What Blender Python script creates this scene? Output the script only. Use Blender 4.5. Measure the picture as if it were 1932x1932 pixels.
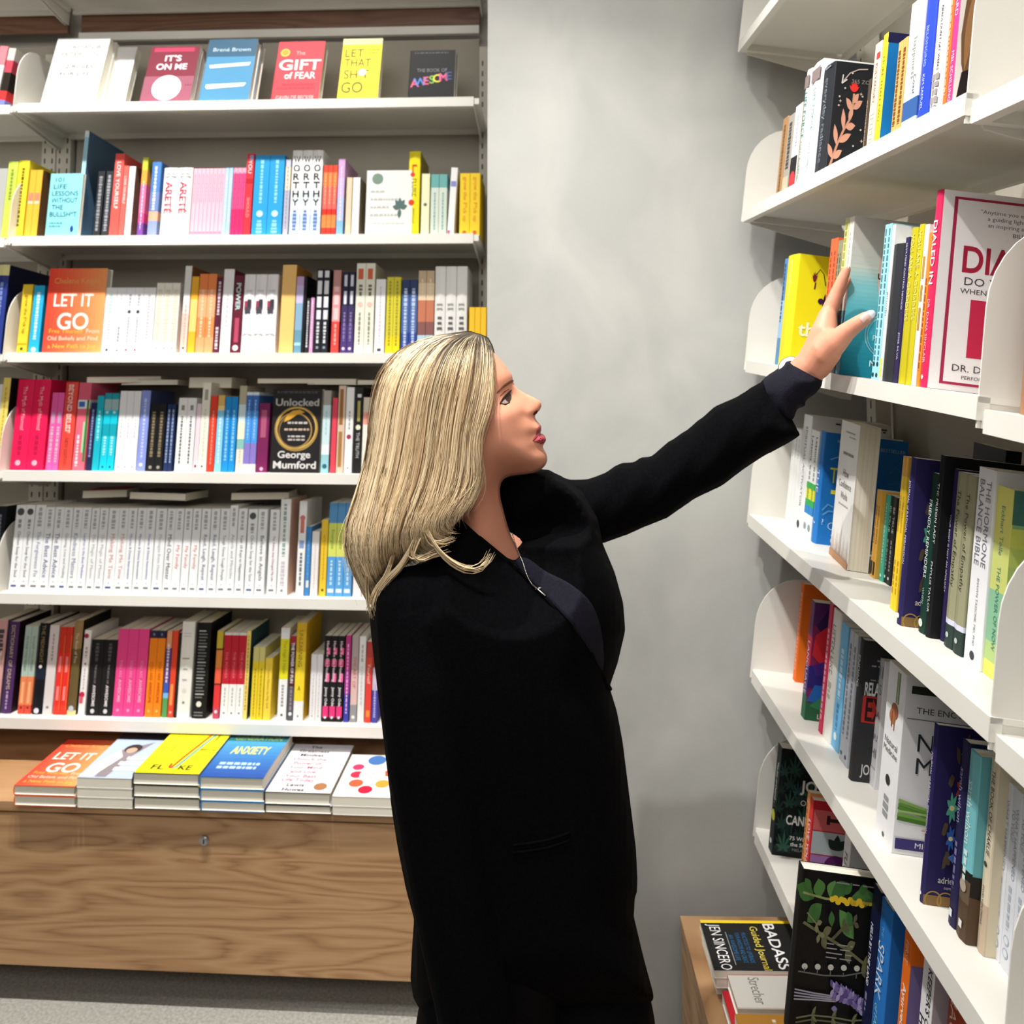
import bpy, bmesh, math, random
import numpy as np
from mathutils import Vector, Matrix
from mathutils.geometry import delaunay_2d_cdt
random.seed(7)
for o in list(bpy.data.objects): bpy.data.objects.remove(o)
scene = bpy.context.scene
COL = scene.collection
R = math.radians

# ------------------------------------------------------------------ camera
FPX, PX, PY, CAMZ, PITCH = 1600.0, 966.0, 504.0, 1.645, R(4.0)
cam_d = bpy.data.cameras.new('camera'); cam = bpy.data.objects.new('camera', cam_d); COL.objects.link(cam)
cam_d.sensor_fit = 'HORIZONTAL'; cam_d.sensor_width = 36.0
cam_d.lens = FPX / 1932 * 36.0
cam_d.shift_y = -(966 - PY) / 1932
cam_d.clip_start = .05
cam.location = (0, 0, CAMZ); cam.rotation_euler = (R(90) + PITCH, 0, 0)
cam_d.dof.use_dof = True; cam_d.dof.focus_distance = 1.08
cam_d.dof.aperture_fstop = cam_d.lens * .001 / .0042
scene.camera = cam
# ------------------------------------------------------------------ world, lamps, exposure
w = bpy.data.worlds.new('world'); scene.world = w; w.use_nodes = True
bg = w.node_tree.nodes['Background']
bg.inputs[0].default_value = (1.0, .965, .91, 1); bg.inputs[1].default_value = .17
def spot(x, y, z, tx, ty, tz, power, size=95, rad=.035, col=(1, .975, .93), blend=.7):
    l = bpy.data.lights.new('ceiling_and_fill_spot', 'SPOT'); o = bpy.data.objects.new('ceiling_and_fill_spot', l); COL.objects.link(o)
    l.energy = power; l.spot_size = R(size); l.spot_blend = blend; l.shadow_soft_size = rad; l.color = col
    o.location = (x, y, z)
    o.rotation_euler = (Vector((tx, ty, tz)) - Vector((x, y, z))).to_track_quat('-Z', 'Y').to_euler()
    return o
for X in (-1.55, -1.05, -.55):
    spot(X, 1.5, 4.2, X * 1.0 - .03, 2.32, 1.0, 330, 50, .03, blend=1)
spot(-.30, 1.22, 3.1, .5, 1.2, 1.0, 112, 74, rad=.02)
spot(-.1, .75, 3.1,   .25, 1.83, 1.15, 64, 64, rad=.05, blend=1)  # extra spot, added only to brighten the grey wall
spot(-.36, .55, 3.1, .5, .85, 1.0, 105, 74, rad=.02)
def area(x, y, z, tx, ty, tz, power, sx, sy, col=(1, .98, .95)):
    l = bpy.data.lights.new('front_fill', 'AREA'); o = bpy.data.objects.new('front_fill', l); COL.objects.link(o)
    l.shape = 'RECTANGLE'; l.size = sx; l.size_y = sy; l.energy = power; l.color = col; o.location = (x, y, z)
    o.rotation_euler = (Vector((tx, ty, tz)) - Vector((x, y, z))).to_track_quat('-Z', 'Y').to_euler(); return o
area(-.6, -1.3, 3.1, -.3, 1.6, 1.1, 44, 2.4, 1.2)  # fill light added behind the camera to lift the front
vs = scene.view_settings
vs.view_transform = 'Standard'; vs.look = 'None'; vs.gamma = 1; vs.exposure = 0.0; vs.use_curve_mapping = False

# ------------------------------------------------------------------ projection helpers (real positions measured from the photo)
CP, SP = math.cos(PITCH), math.sin(PITCH)
def ray(px, py):
    u = -(py - PY) / FPX
    return Vector(((px - PX) / FPX, CP - u * SP, SP + u * CP))
def at(px, py, Y):
    d = ray(px, py); return Vector((0, 0, CAMZ)) + d * (Y / d.y)
def proj(p):
    x, y, z = p[0], p[1], p[2] - CAMZ
    f = y * CP + z * SP; u = -y * SP + z * CP
    return (PX + FPX * x / f, PY - FPX * u / f)

# ------------------------------------------------------------------ materials
MATS = {}
def lin(c):
    c = c.lstrip('#')
    if len(c) == 3: c = ''.join(k * 2 for k in c)
    v = [int(c[i:i + 2], 16) / 255 for i in (0, 2, 4)]
    return tuple((k / 12.92 if k <= .04045 else ((k + .055) / 1.055) ** 2.4) for k in v)
def mat(hexc, rough=.5, spec=.35, metal=0):
    k = (hexc, rough, spec, metal)
    if k in MATS: return MATS[k]
    m = bpy.data.materials.new('print_' + hexc.strip('#')); m.use_nodes = True
    b = m.node_tree.nodes['Principled BSDF']
    c = lin(hexc)
    b.inputs['Base Color'].default_value = (c[0] * .9, c[1] * .9, c[2] * .9, 1)
    b.inputs['Roughness'].default_value = rough; b.inputs['Specular IOR Level'].default_value = spec
    b.inputs['Metallic'].default_value = metal
    MATS[k] = m; return m
def node_mat(name):
    m = bpy.data.materials.new(name); m.use_nodes = True
    nt = m.node_tree; b = nt.nodes['Principled BSDF']
    return m, nt, b
def noise_mat(name, c1, c2, scale=(3, 3, 3), nscale=2.0, detail=6, rough=.6, spec=.3, bump=0, bscale=40, lo=.35, hi=.65, dist=0):
    m, nt, b = node_mat(name); N = nt.nodes; L = nt.links
    tc = N.new('ShaderNodeTexCoord'); mp = N.new('ShaderNodeMapping'); mp.inputs['Scale'].default_value = scale
    L.new(tc.outputs['Object'], mp.inputs['Vector'])
    n = N.new('ShaderNodeTexNoise'); n.inputs['Scale'].default_value = nscale; n.inputs['Detail'].default_value = detail
    n.inputs['Distortion'].default_value = dist
    L.new(mp.outputs[0], n.inputs['Vector'])
    r = N.new('ShaderNodeValToRGB'); r.color_ramp.elements[0].position = lo; r.color_ramp.elements[1].position = hi
    r.color_ramp.elements[0].color = (*c1, 1); r.color_ramp.elements[1].color = (*c2, 1)
    L.new(n.outputs['Fac'], r.inputs['Fac']); L.new(r.outputs[0], b.inputs['Base Color'])
    b.inputs['Roughness'].default_value = rough; b.inputs['Specular IOR Level'].default_value = spec
    if bump:
        n2 = N.new('ShaderNodeTexNoise'); n2.inputs['Scale'].default_value = bscale; n2.inputs['Detail'].default_value = 5
        L.new(mp.outputs[0], n2.inputs['Vector'])
        bp = N.new('ShaderNodeBump'); bp.inputs['Strength'].default_value = bump; bp.inputs['Distance'].default_value = .004
        L.new(n2.outputs['Fac'], bp.inputs['Height']); L.new(bp.outputs[0], b.inputs['Normal'])
    return m
M_WALL = noise_mat('grey_plaster', lin('#b4b5b1'), lin('#c3c3be'), (1.6, 1, 1.2), 3.2, 9, .42, .4, .22, 9, .36, .66, .6)
M_FLOOR = noise_mat('speckled_concrete', lin('#84827b'), lin('#9c9a92'), (1, 1, 1), 140, 3, .55, .3, .1, 90)
M_WHITE = noise_mat('white_enamel', lin('#dedbd3'), lin('#e5e2da'), (1, 1, 1), 4, 2, .38, .4)
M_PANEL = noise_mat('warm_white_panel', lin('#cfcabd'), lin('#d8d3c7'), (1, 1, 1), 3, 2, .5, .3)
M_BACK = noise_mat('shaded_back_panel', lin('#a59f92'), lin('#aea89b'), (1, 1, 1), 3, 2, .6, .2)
M_DARK = mat('#16130f', .8, .1)
M_STEEL = mat('#b9bbbd', .25, .5, 1)
def wood_mat(name, c1, c2, c3):
    m, nt, b = node_mat(name); N = nt.nodes; L = nt.links
    tc = N.new('ShaderNodeTexCoord'); mp = N.new('ShaderNodeMapping'); mp.inputs['Scale'].default_value = (.6, 1.0, 5.2)
    L.new(tc.outputs['Object'], mp.inputs['Vector'])
    n = N.new('ShaderNodeTexNoise'); n.inputs['Scale'].default_value = 1.9; n.inputs['Detail'].default_value = 2.5; n.inputs['Distortion'].default_value = .35
    L.new(mp.outputs[0], n.inputs['Vector'])
    mul = N.new('ShaderNodeMath'); mul.operation = 'MULTIPLY'; mul.inputs[1].default_value = 24
    fr = N.new('ShaderNodeMath'); fr.operation = 'PINGPONG'; fr.inputs[1].default_value = 1
    L.new(n.outputs['Fac'], mul.inputs[0]); L.new(mul.outputs[0], fr.inputs[0])
    mp2 = N.new('ShaderNodeMapping'); mp2.inputs['Scale'].default_value = (6, 30, 210)
    L.new(tc.outputs['Object'], mp2.inputs['Vector'])
    n2 = N.new('ShaderNodeTexNoise'); n2.inputs['Scale'].default_value = 1; n2.inputs['Detail'].default_value = 4
    L.new(mp2.outputs[0], n2.inputs['Vector'])
    mx = N.new('ShaderNodeMath'); mx.operation = 'MULTIPLY_ADD'; mx.inputs[1].default_value = .5
    L.new(fr.outputs[0], mx.inputs[0]); 
    h = N.new('ShaderNodeMath'); h.operation = 'MULTIPLY'; h.inputs[1].default_value = .62
    L.new(n2.outputs['Fac'], h.inputs[0]); L.new(h.outputs[0], mx.inputs[2])
    r = N.new('ShaderNodeValToRGB'); e = r.color_ramp.elements
    e[0].position = .18; e[0].color = (*c1, 1); e[1].position = .8; e[1].color = (*c3, 1)
    k = e.new(.45); k.color = (*c2, 1)
    L.new(mx.outputs[0], r.inputs['Fac']); L.new(r.outputs[0], b.inputs['Base Color'])
    b.inputs['Roughness'].default_value = .45
    return m
M_OAK = wood_mat('oak_veneer', lin('#855f3d'), lin('#a77e57'), lin('#b68f67'))
M_WALNUT = wood_mat('dark_wood', lin('#5b3a28'), lin('#6e4a36'), lin('#7c5844'))
M_PAGE = noise_mat('page_edges', lin('#dcd6c4'), lin('#e9e4d5'), (900, 3, 3), 1, 2, .8, .1)
M_PAGEW = noise_mat('white_page_edges', lin('#dfddd6'), lin('#ebe9e3'), (900, 3, 3), 1, 2, .8, .1)

# ------------------------------------------------------------------ object helpers
def link(name, data=None, parent=None):
    o = bpy.data.objects.new(name, data); COL.objects.link(o)
    if parent is not None: o.parent = parent
    return o
def thing(name, label, cat, M=None, group=None, data=None):
    o = link(name, data)
    if M is not None: o.matrix_world = M
    o['label'] = label; o['category'] = cat
    if group: o['group'] = group
    return o
def structure(o): o['kind'] = 'structure'; return o
def smooth(me, on=True):
    me.polygons.foreach_set('use_smooth', [on] * len(me.polygons))
class Geo:
    def __init__(s): s.v = []; s.f = []; s.m = []; s.mats = []
    def mi(s, m):
        if m not in s.mats: s.mats.append(m)
        return s.mats.index(m)
    def add(s, vs, fs, m):
        b = len(s.v); k = s.mi(m)
        s.v += [tuple(p) for p in vs]; s.f += [tuple(b + i for i in f) for f in fs]; s.m += [k] * len(fs)
    def box(s, x0, x1, y0, y1, z0, z1, m):
        vs = [(x, y, z) for x in (x0, x1) for y in (y0, y1) for z in (z0, z1)]
        s.add(vs, [(0, 1, 3, 2), (4, 6, 7, 5), (0, 4, 5, 1), (2, 3, 7, 6), (0, 2, 6, 4), (1, 5, 7, 3)], m)
    def prism(s, pts, axis, a0, a1, m):
        n = len(pts)
        def P(p, a):
            return {'x': (a, p[0], p[1]), 'y': (p[0], a, p[1]), 'z': (p[0], p[1], a)}[axis]
        vs = [P(p, a0) for p in pts] + [P(p, a1) for p in pts]
        fs = [(i, (i + 1) % n, n + (i + 1) % n, n + i) for i in range(n)] + [tuple(range(n))[::-1], tuple(range(n, 2 * n))]
        s.add(vs, fs, m)
    def tube(s, pts, rad, m, seg=8):
        pts = [Vector(p) for p in pts]; n = len(pts); vs = []; fs = []
        for i, p in enumerate(pts):
            t = (pts[min(i + 1, n - 1)] - pts[max(i - 1, 0)]).normalized()
            a = t.orthogonal().normalized(); b = t.cross(a)
            r = rad[i] if isinstance(rad, (list, tuple)) else rad
            for k in range(seg):
                an = 2 * math.pi * k / seg; vs.append(p + (a * math.cos(an) + b * math.sin(an)) * r)
        for i in range(n - 1):
            for k in range(seg):
                fs.append((i * seg + k, i * seg + (k + 1) % seg, (i + 1) * seg + (k + 1) % seg, (i + 1) * seg + k))
        fs += [tuple(range(seg))[::-1], tuple(range((n - 1) * seg, n * seg))]
        s.add(vs, fs, m)
    def mesh(s, name):
        me = bpy.data.meshes.new(name); me.from_pydata(s.v, [], s.f)
        for m in s.mats: me.materials.append(m)
        me.polygons.foreach_set('material_index', s.m); me.update(); return me
    def obj(s, name, parent=None): return link(name, s.mesh(name), parent)
def fix_normals(me):
    bm = bmesh.new(); bm.from_mesh(me); bmesh.ops.recalc_face_normals(bm, faces=bm.faces); bm.to_mesh(me); bm.free()

# lettering as flat outlines
TXT = {}
def text_geo(s, bold=0):
    bold = bold if bold >= .012 else 0
    k = (s, bold)
    if k in TXT: return TXT[k]
    c = bpy.data.curves.new('t', 'FONT'); c.body = s; c.size = 1; c.resolution_u = 5 if len(s) < 9 else 2; c.offset = bold
    c.fill_mode = 'FRONT'
    o = bpy.data.objects.new('t', c); COL.objects.link(o)
    dg = bpy.context.evaluated_depsgraph_get(); me = o.evaluated_get(dg).to_mesh()
    vs = [(v.co.x, v.co.y) for v in me.vertices]; fs = [tuple(p.vertices) for p in me.polygons]
    o.evaluated_get(dg).to_mesh_clear(); bpy.data.objects.remove(o); bpy.data.curves.remove(c)
    if not vs: r = ([], [], 0, 0, 1)
    else:
        xs = [v[0] for v in vs]; ys = [v[1] for v in vs]
        x0, x1, y0, y1 = min(xs), max(xs), min(ys), max(ys)
        r = ([(x - (x0 + x1) / 2, y - (y0 + y1) / 2) for x, y in vs], fs, x1 - x0, y1 - y0, 1)
    TXT[k] = r; return r
# ------------------------------------------------------------------ one book
# local axes: x = thickness, y = depth behind the spine, z = up. Spine faces -y, front cover faces +x.
# print items.  spine: fractions from the top.  front: fractions from the spine / from the bottom.
def T(s, c, f0, f1, size=.55, bold=.01, off=0): return ('T', s, c, f0, f1, size, bold, off)
def K(s, c, f0, f1, size=.7, bold=.02): return ('K', s, c, f0, f1, size, bold)
def H(s, c, f, size=.8, bold=.01): return ('H', s, c, f, size, bold)
def B(c, f0, f1, s0=0., s1=1.): return ('B', c, f0, f1, s0, s1)
def D(c, f, r=.3, s=.5): return ('D', c, f, r, s)
def G(c, f0, f1, size=.3, off=0): return ('G', c, f0, f1, size, off)
def FT(s, c, a, b, h, wmax=None, bold=.01, rot=0): return ('FT', s, c, a, b, h, wmax, bold, rot)
def FR(c, a0, a1, b0, b1): return ('FR', c, a0, a1, b0, b1)
def FC(c, a, b, r, r2=0): return ('FC', c, a, b, r, r2)
def FP(c, pts): return ('FP', c, pts)
def FL(c, pts, wd): return ('FL', c, pts, wd)
def FG(c, a0, a1, b, h): return ('FG', c, a0, a1, b, h)
def leafpoly(x, y, l, wd, ang):
    o = []
    for k in range(9):
        t = k / 8; o.append((t * l, wd * math.sin(math.pi * t)))
    for k in range(7, 0, -1):
        t = k / 8; o.append((t * l, -wd * math.sin(math.pi * t)))
    ca, sa = math.cos(ang), math.sin(ang)
    return [(x + a * ca - b * sa, y + a * sa + b * ca) for a, b in o]
def sq(items, k):
    """print that sits close to the spine: narrower across the cover"""
    o = []
    for it in items:
        it = list(it)
        if it[0] == 'FT': it[3] *= k; it[6] = (it[6] or 0) * k or None
        elif it[0] in ('FR', 'FG'):
            if not (it[0] == 'FR' and it[3 - 0] > .99 and it[2] < .01): it[2] *= k; it[3] *= k
        elif it[0] == 'FC': it[2] *= k; it[4] *= (k + 1) / 2; it[5] *= (k + 1) / 2
        elif it[0] in ('FP', 'FL'): it[2] = [(a * k, b) for a, b in it[2]]
        o.append(tuple(it))
    return o
PRINTS = dict(rough=.42, spec=.4)
def cm(c): return mat(c, .52, .22)
def book_geo(w, h, Dp, bands, fc=None, bc=None, items=(), hard=False, pages='c'):
    """returns cover Geo, page Geo"""
    g = Geo(); t = .0022 if hard else .0008; t = min(t, w * .2); b = min(.0022 if hard else .0012, w * .25)
    bul = min(.0025, w * .08) if hard else 0
    outer = [(0, Dp), (0, b), (b * .3, b * .3), (b, 0)] + ([(w * .5, -bul)] if bul else []) + [(w - b, 0), (w - b * .3, b * .3), (w, b), (w, Dp)]
    inner = [(w - t, Dp), (w - t, t), (t, t), (t, Dp)]
    if isinstance(bands, str): bands = [(0, bands)]
    zs = [h * (1 - f) for f, c in bands] + [0.0]      # from top down
    no = len(outer); allp = outer + inner; n = len(allp)
    vs = []
    for z in zs: vs += [(x, y, z) for x, y in allp]
    base = len(g.v); g.v += vs
    for L in range(len(zs) - 1):
        colr = cm(bands[L][1])
        for i in range(n):
            j = (i + 1) % n
            f = (base + L * n + i, base + L * n + j, base + (L + 1) * n + j, base + (L + 1) * n + i)
            m = colr
            if i == 0 and bc: m = cm(bc)
            elif i == no - 2 and fc: m = cm(fc)
            elif i >= no - 1: m = M_PAGEW
            g.f.append(f); g.m.append(g.mi(m))
    topi = 0; boti = (len(zs) - 1) * n
    for off, colr in ((topi, bands[0][1]), (boti, bands[-1][1])):
        g.f.append(tuple(base + off + i for i in range(n))); g.m.append(g.mi(cm(colr)))
    e = [.00035]
    def put(vs2, fs, O, ax, ay, nrm, c):
        e[0] += .00004
        g.add([O + ax * a + ay * q + nrm * e[0] for a, q in vs2], fs, cm(c))
    X, Y, Z = Vector((1, 0, 0)), Vector((0, 1, 0)), Vector((0, 0, 1))
    rng = random.Random(int(w * 1e6) + int(h * 1e6))
    for it in items:
        k = it[0]
        if k in 'TKHBDG':
            Os = Vector((w / 2, -bul * (.8 if k in 'TKHDG' else 1), 0)); nr = -Y; flat = w - 2 * b
        if k == 'T':
            _, s, c, f0, f1, size, bold, off = it
            v, f, tw, th, _ = text_geo(s, bold)
            if not v: continue
            sc = min(w * size / max(th, .6), h * (f1 - f0) / tw)
            sx = min(h * (f1 - f0) / tw, sc * 1.25)
            O = Os + Z * (h * (1 - (f0 + f1) / 2)) + X * (off * w)
            put([(a * sx, q * sc) for a, q in v], f, O, -Z, X, nr, c)
        elif k == 'K':
            _, s, c, f0, f1, size, bold = it
            n_ = len(s)
            for i, ch in enumerate(s):
                v, f, tw, th, _ = text_geo(ch, bold)
                if not v: continue
                ph = h * (f1 - f0) / n_
                sc = min(w * size / tw, ph * .8 / th)
                put([(a * min(w * size / tw, sc * 1.4), q * ph * .78 / th) for a, q in v], f, Os + Z * (h * (1 - f0) - ph * (i + .5)), X, Z, nr, c)
        elif k == 'H':
            _, s, c, f_, size, bold = it
            v, f, tw, th, _ = text_geo(s, bold); sc = w * size / tw
            put([(a * sc, q * sc) for a, q in v], f, Os + Z * (h * (1 - f_)), X, Z, nr, c)
        elif k == 'B':
            _, c, f0, f1, s0, s1 = it
            x0 = max(s0 * w, b) - w / 2; x1 = min(s1 * w, w - b) - w / 2
            put([(x0, h * (1 - f1)), (x1, h * (1 - f1)), (x1, h * (1 - f0)), (x0, h * (1 - f0))], [(0, 1, 2, 3)], Os, X, Z, nr, c)
        elif k == 'D':
            _, c, f_, r, s = it
            put([((s - .5) * w + r * w * math.cos(q * .3927), r * w * math.sin(q * .3927)) for q in range(16)], [tuple(range(16))], Os + Z * (h * (1 - f_)), X, Z, nr, c)
        elif k == 'G':      # rows of print too small to read
            _, c, f0, f1, size, off = it
            z = f0; vv = []; ff = []
            while z < f1:
                l = rng.uniform(.018, .05); hh = size * w * rng.uniform(.7, 1) / 2
                z2 = min(z + l, f1); q = len(vv)
                vv += [(off * w - hh, h * (1 - z2)), (off * w + hh, h * (1 - z2)), (off * w + hh, h * (1 - z)), (off * w - hh, h * (1 - z))]; ff.append((q, q + 1, q + 2, q + 3))
                z = z2 + .012
            put(vv, ff, Os, X, Z, nr, c)
        else:
            Of = Vector((w, 0, 0)); nr = X
            def mp(a, q): return (a * Dp, q * h)
            if k == 'FT':
                _, s, c, a, q, hh, wmax, bold, rot = it
                v, f, tw, th, _ = text_geo(s, bold)
                sc = hh * h / .7; sx = sc
                if wmax: sx = min(sc * 1.2, wmax * (h if rot else Dp) / tw)
                cr, sr = math.cos(rot), math.sin(rot)
                put([(a * Dp + (x * sx) * cr - (y * sc) * sr, q * h + (x * sx) * sr + (y * sc) * cr) for x, y in v], f, Of, Y, Z, nr, c)
            elif k == 'FR':
                _, c, a0, a1, b0, b1 = it
                put([mp(a0, b0), mp(a1, b0), mp(a1, b1), mp(a0, b1)], [(0, 1, 2, 3)], Of, Y, Z, nr, c)
            elif k == 'FC':
                _, c, a, q, r, r2 = it
                o = [(a * Dp + r * Dp * math.cos(i * .19635), q * h + r * Dp * math.sin(i * .19635)) for i in range(32)]
                if r2:
                    o2 = [(a * Dp + r2 * Dp * math.cos(i * .19635), q * h + r2 * Dp * math.sin(i * .19635)) for i in range(32)]
                    put(o + o2, [(i, (i + 1) % 32, 32 + (i + 1) % 32, 32 + i) for i in range(32)], Of, Y, Z, nr, c)
                else: put(o, [tuple(range(32))], Of, Y, Z, nr, c)
            elif k == 'FP':
                put([mp(*p) for p in it[2]], [tuple(range(len(it[2])))], Of, Y, Z, nr, it[1])
            elif k == 'FL':
                P = [Vector(mp(*p)) for p in it[2]]; wd = it[3] * Dp / 2; vv = []
                for i, p in enumerate(P):
                    d = (P[min(i + 1, len(P) - 1)] - P[max(i - 1, 0)]).normalized(); nn = Vector((-d.y, d.x)) * wd
                    vv += [tuple(p + nn), tuple(p - nn)]
                put(vv, [(2 * i, 2 * i + 1, 2 * i + 3, 2 * i + 2) for i in range(len(P) - 1)], Of, Y, Z, nr, it[1])
            elif k == 'FG':
                _, c, a0, a1, q, hh = it
                z = a0; vv = []; ff = []
                while z < a1:
                    z2 = min(z + rng.uniform(.03, .1), a1); n_ = len(vv)
                    vv += [mp(z, q), mp(z2, q), mp(z2, q + hh), mp(z, q + hh)]; ff.append((n_, n_ + 1, n_ + 2, n_ + 3)); z = z2 + .02
                put(vv, ff, Of, Y, Z, nr, c)
    p = Geo(); mz = .003 if hard else .0006
    p.box(t, w - t, t, Dp - (.003 if hard else .0008), mz, h - mz, M_PAGEW if pages == 'w' else M_PAGE)
    return g, p
def make_book(M, w, h, Dp, bands, label, group=None, **kw):
    hard = kw.get('hard', False)
    g, p = book_geo(w, h, Dp, bands, **kw)
    me = g.mesh('cover'); fix_normals_light(me)
    r = thing('hardcover_book' if hard else 'paperback_book', label, 'book', M, group)
    link('cover', me, r); p.obj('page_block', r)
    return r
def fix_normals_light(me): pass
def copy_thing(r, M, label):
    c = r.copy(); COL.objects.link(c); c.matrix_world = M; c['label'] = label
    for ch in r.children:
        d = ch.copy(); COL.objects.link(d); d.parent = c
        for q in ch.children:
            e = q.copy(); COL.objects.link(e); e.parent = d
    return c
def frame_matrix(O, ex, ey, ez):
    m = Matrix.Identity(4)
    for i in range(3): m[i][0] = ex[i]; m[i][1] = ey[i]; m[i][2] = ez[i]; m[i][3] = O[i]
    return m
class Shelf:
    """a shelf board: O = front top edge at u=0, eu along, ev into the case, ew up from the board"""
    def __init__(s, O, eu, eb, tilt, length, depth, thick, name):
        s.O = O; s.eu = eu; s.ev = (eb * math.cos(tilt) - Vector((0, 0, 1)) * math.sin(tilt)).normalized()
        s.ew = (Vector((0, 0, 1)) * math.cos(tilt) + eb * math.sin(tilt)).normalized()
        s.len = length; s.depth = depth; s.thick = thick; s.name = name; s.looks = []
    def pt(s, u, v, w): return s.O + s.eu * u + s.ev * v + s.ew * w
    def front(s, px, py, v=0):
        d = ray(px, py); n = s.ev; P0 = s.O + s.ev * v; C = Vector((0, 0, CAMZ))
        k = (P0 - C).dot(n) / d.dot(n); q = C + d * k - P0
        return q.dot(s.eu), q.dot(s.ew)
    def top(s, px, py):
        d = ray(px, py); n = s.ew; C = Vector((0, 0, CAMZ)); k = (s.O - C).dot(n) / d.dot(n); q = C + d * k - s.O
        return q.dot(s.eu), q.dot(s.ev)
    def u_of(s, px, v=0):
        u = s.len * .5
        lo, hi = -1.5, 3.0
        f = lambda q: proj(s.pt(q, v, 0))[0]
        # limit the search to points in front of the camera
        while s.pt(hi, v, 0).y < .15: hi -= .05
        a = f(lo) < f(hi)
        for _ in range(50):
            mid = (lo + hi) / 2
            if (f(mid) < px) == a: lo = mid
            else: hi = mid
        return (lo + hi) / 2
    def w_of(s, u, py, v=0):
        lo, hi = -.1, .6
        for _ in range(40):
            mid = (lo + hi) / 2
            if proj(s.pt(u, v, mid))[1] > py: lo = mid
            else: hi = mid
        return (lo + hi) / 2
    def mtx(s, u, v=0, w=0, lean=0, yaw=0):
        m = frame_matrix(s.pt(u, v, w), s.eu, s.ev, s.ew)
        if yaw: m = m @ Matrix.Rotation(yaw, 4, 'Z')
        if lean: m = m @ Matrix.Rotation(lean, 4, 'Y')
        return m
ORD = ['', 'first', 'second', 'third', 'fourth', 'fifth', 'sixth', 'seventh', 'eighth', 'ninth', 'tenth', 'eleventh', 'twelfth', 'thirteenth', 'fourteenth', 'fifteenth', 'sixteenth', 'seventeenth', 'eighteenth', 'nineteenth', 'twentieth', 'twenty-first', 'twenty-second', 'twenty-third', 'twenty-fourth', 'twenty-fifth', 'twenty-sixth', 'twenty-seventh', 'twenty-eighth', 'twenty-ninth', 'thirtieth']
NUM = ['', 'one', 'two', 'three', 'four', 'five', 'six', 'seven', 'eight', 'nine', 'ten']
SEEN = set()
def run_word(i, n):
    if n == 1: return ''
    if n == 2: return ', left one of two alike' if i == 0 else ', right one of two alike'
    if i == 0: return ', leftmost of %s alike' % NUM[n]
    if i == n - 1: return ', rightmost of %s alike' % NUM[n]
    if n == 3: return ', middle one of three alike'
    return ', %s of %s alike' % (ORD[i + 1], NUM[n])
def check(l):
    if l in SEEN: print('DUPLICATE LABEL', l)
    SEEN.add(l)
    n = len(l.split())
    if n < 4 or n > 16: print('LABEL LENGTH', n, l)
    return l
def stock(sh, rows, group, right=False):
    """rows: (x0, x1, ytop, n, bands, look, items, opts)"""
    for row in rows:
        x0, x1, yt, n, bands, look = row[:6]
        items = row[6] if len(row) > 6 else (); op = dict(row[7]) if len(row) > 7 else {}
        v = op.pop('v', .008 if right else .03); Dp = op.pop('D', .15); lean = op.pop('lean', 0); yb = op.pop('yb', None); lift = op.pop('lift', 0); allit = list(items) + list(op.pop('items2', ()))
        if yb is not None:
            u1, v = sh.top(x1, yb); u1 = sh.u_of(x1, v); u0 = sh.u_of(x0, v)
        else: u0, u1 = sh.u_of(x0, v), sh.u_of(x1, v)
        h = op.pop('h', None) or sh.w_of(u0 if right else (u0 + u1) / 2, yt, v)
        Dp = min(Dp, sh.depth + .05)
        w = (u1 - u0) / n; r = None
        for i in range(n):
            M = sh.mtx(u0 + w * i + .0003, v, .0004 + lift, lean)
            lab = check(look + run_word(i, n) + ', ' + sh.name)
            if r is None: r = make_book(M, w - .0006, h, Dp, bands, lab, group, items=allit, **op)
            else: copy_thing(r, M, lab)
def face_out(sh, x0, x1, yt, th, look, items, group, v=.028, lean=0, behind=0, **kw):
    """front cover to the viewer; lean = tipped back"""
    u0, u1 = sh.u_of(x0, v), sh.u_of(x1, v); W = u1 - u0
    h = sh.w_of((u0 + u1) / 2, yt, v) / max(math.cos(lean), .5) * (1 + .08 * lean)
    for i in range(behind + 1):
        base = frame_matrix(sh.pt(u0 + .002 * i, v + (th + .001) * i / math.cos(lean), .001), sh.eu, sh.ev, sh.ew)
        M = base @ Matrix.Rotation(-lean, 4, 'X') @ frame_matrix((0, th, 0), (0, -1, 0), (1, 0, 0), (0, 0, 1))
        lab = check(look + ((', front copy' if i == 0 else ', copy behind it') if behind else '') + ', ' + sh.name)
        if i == 0: r = make_book(M, th, h, W, kw.pop('bands'), lab, group, items=items, **kw)
        else: copy_thing(r, M, lab)
    return r
# ------------------------------------------------------------------ the setting
g = Geo(); g.box(-4, 3, -2.5, 3.2, -.05, 0, M_FLOOR); structure(g.obj('floor'))
WALLY = 1.83
g = Geo(); xw = at(919.5, 400, WALLY).x
g.box(xw, 2.2, WALLY, 2.75, 0, 3.6, M_WALL); structure(g.obj('wall_back'))
aL = R(3.15); eL = Vector((math.cos(aL), -math.sin(aL), 0)); bL = Vector((math.sin(aL), math.cos(aL), 0))
g = Geo(); g.box(-3.2, 1.6, .335, .40, 0, 3.6, M_PANEL); o = structure(g.obj('wall_left'))
P0 = at(893, 443, 2.30)
o.matrix_world = frame_matrix(Vector((P0.x, P0.y, 0)), eL, bL, Vector((0, 0, 1)))
aR = R(.97); eR = Vector((-math.sin(aR), -math.cos(aR), 0)); bR = Vector((math.cos(aR), -math.sin(aR), 0))
Q0 = at(1409, 682, 1.76)
g = Geo(); g.box(-.06, 3.5, .30, .36, 0, 3.6, M_PANEL); o = structure(g.obj('wall_right'))
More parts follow.
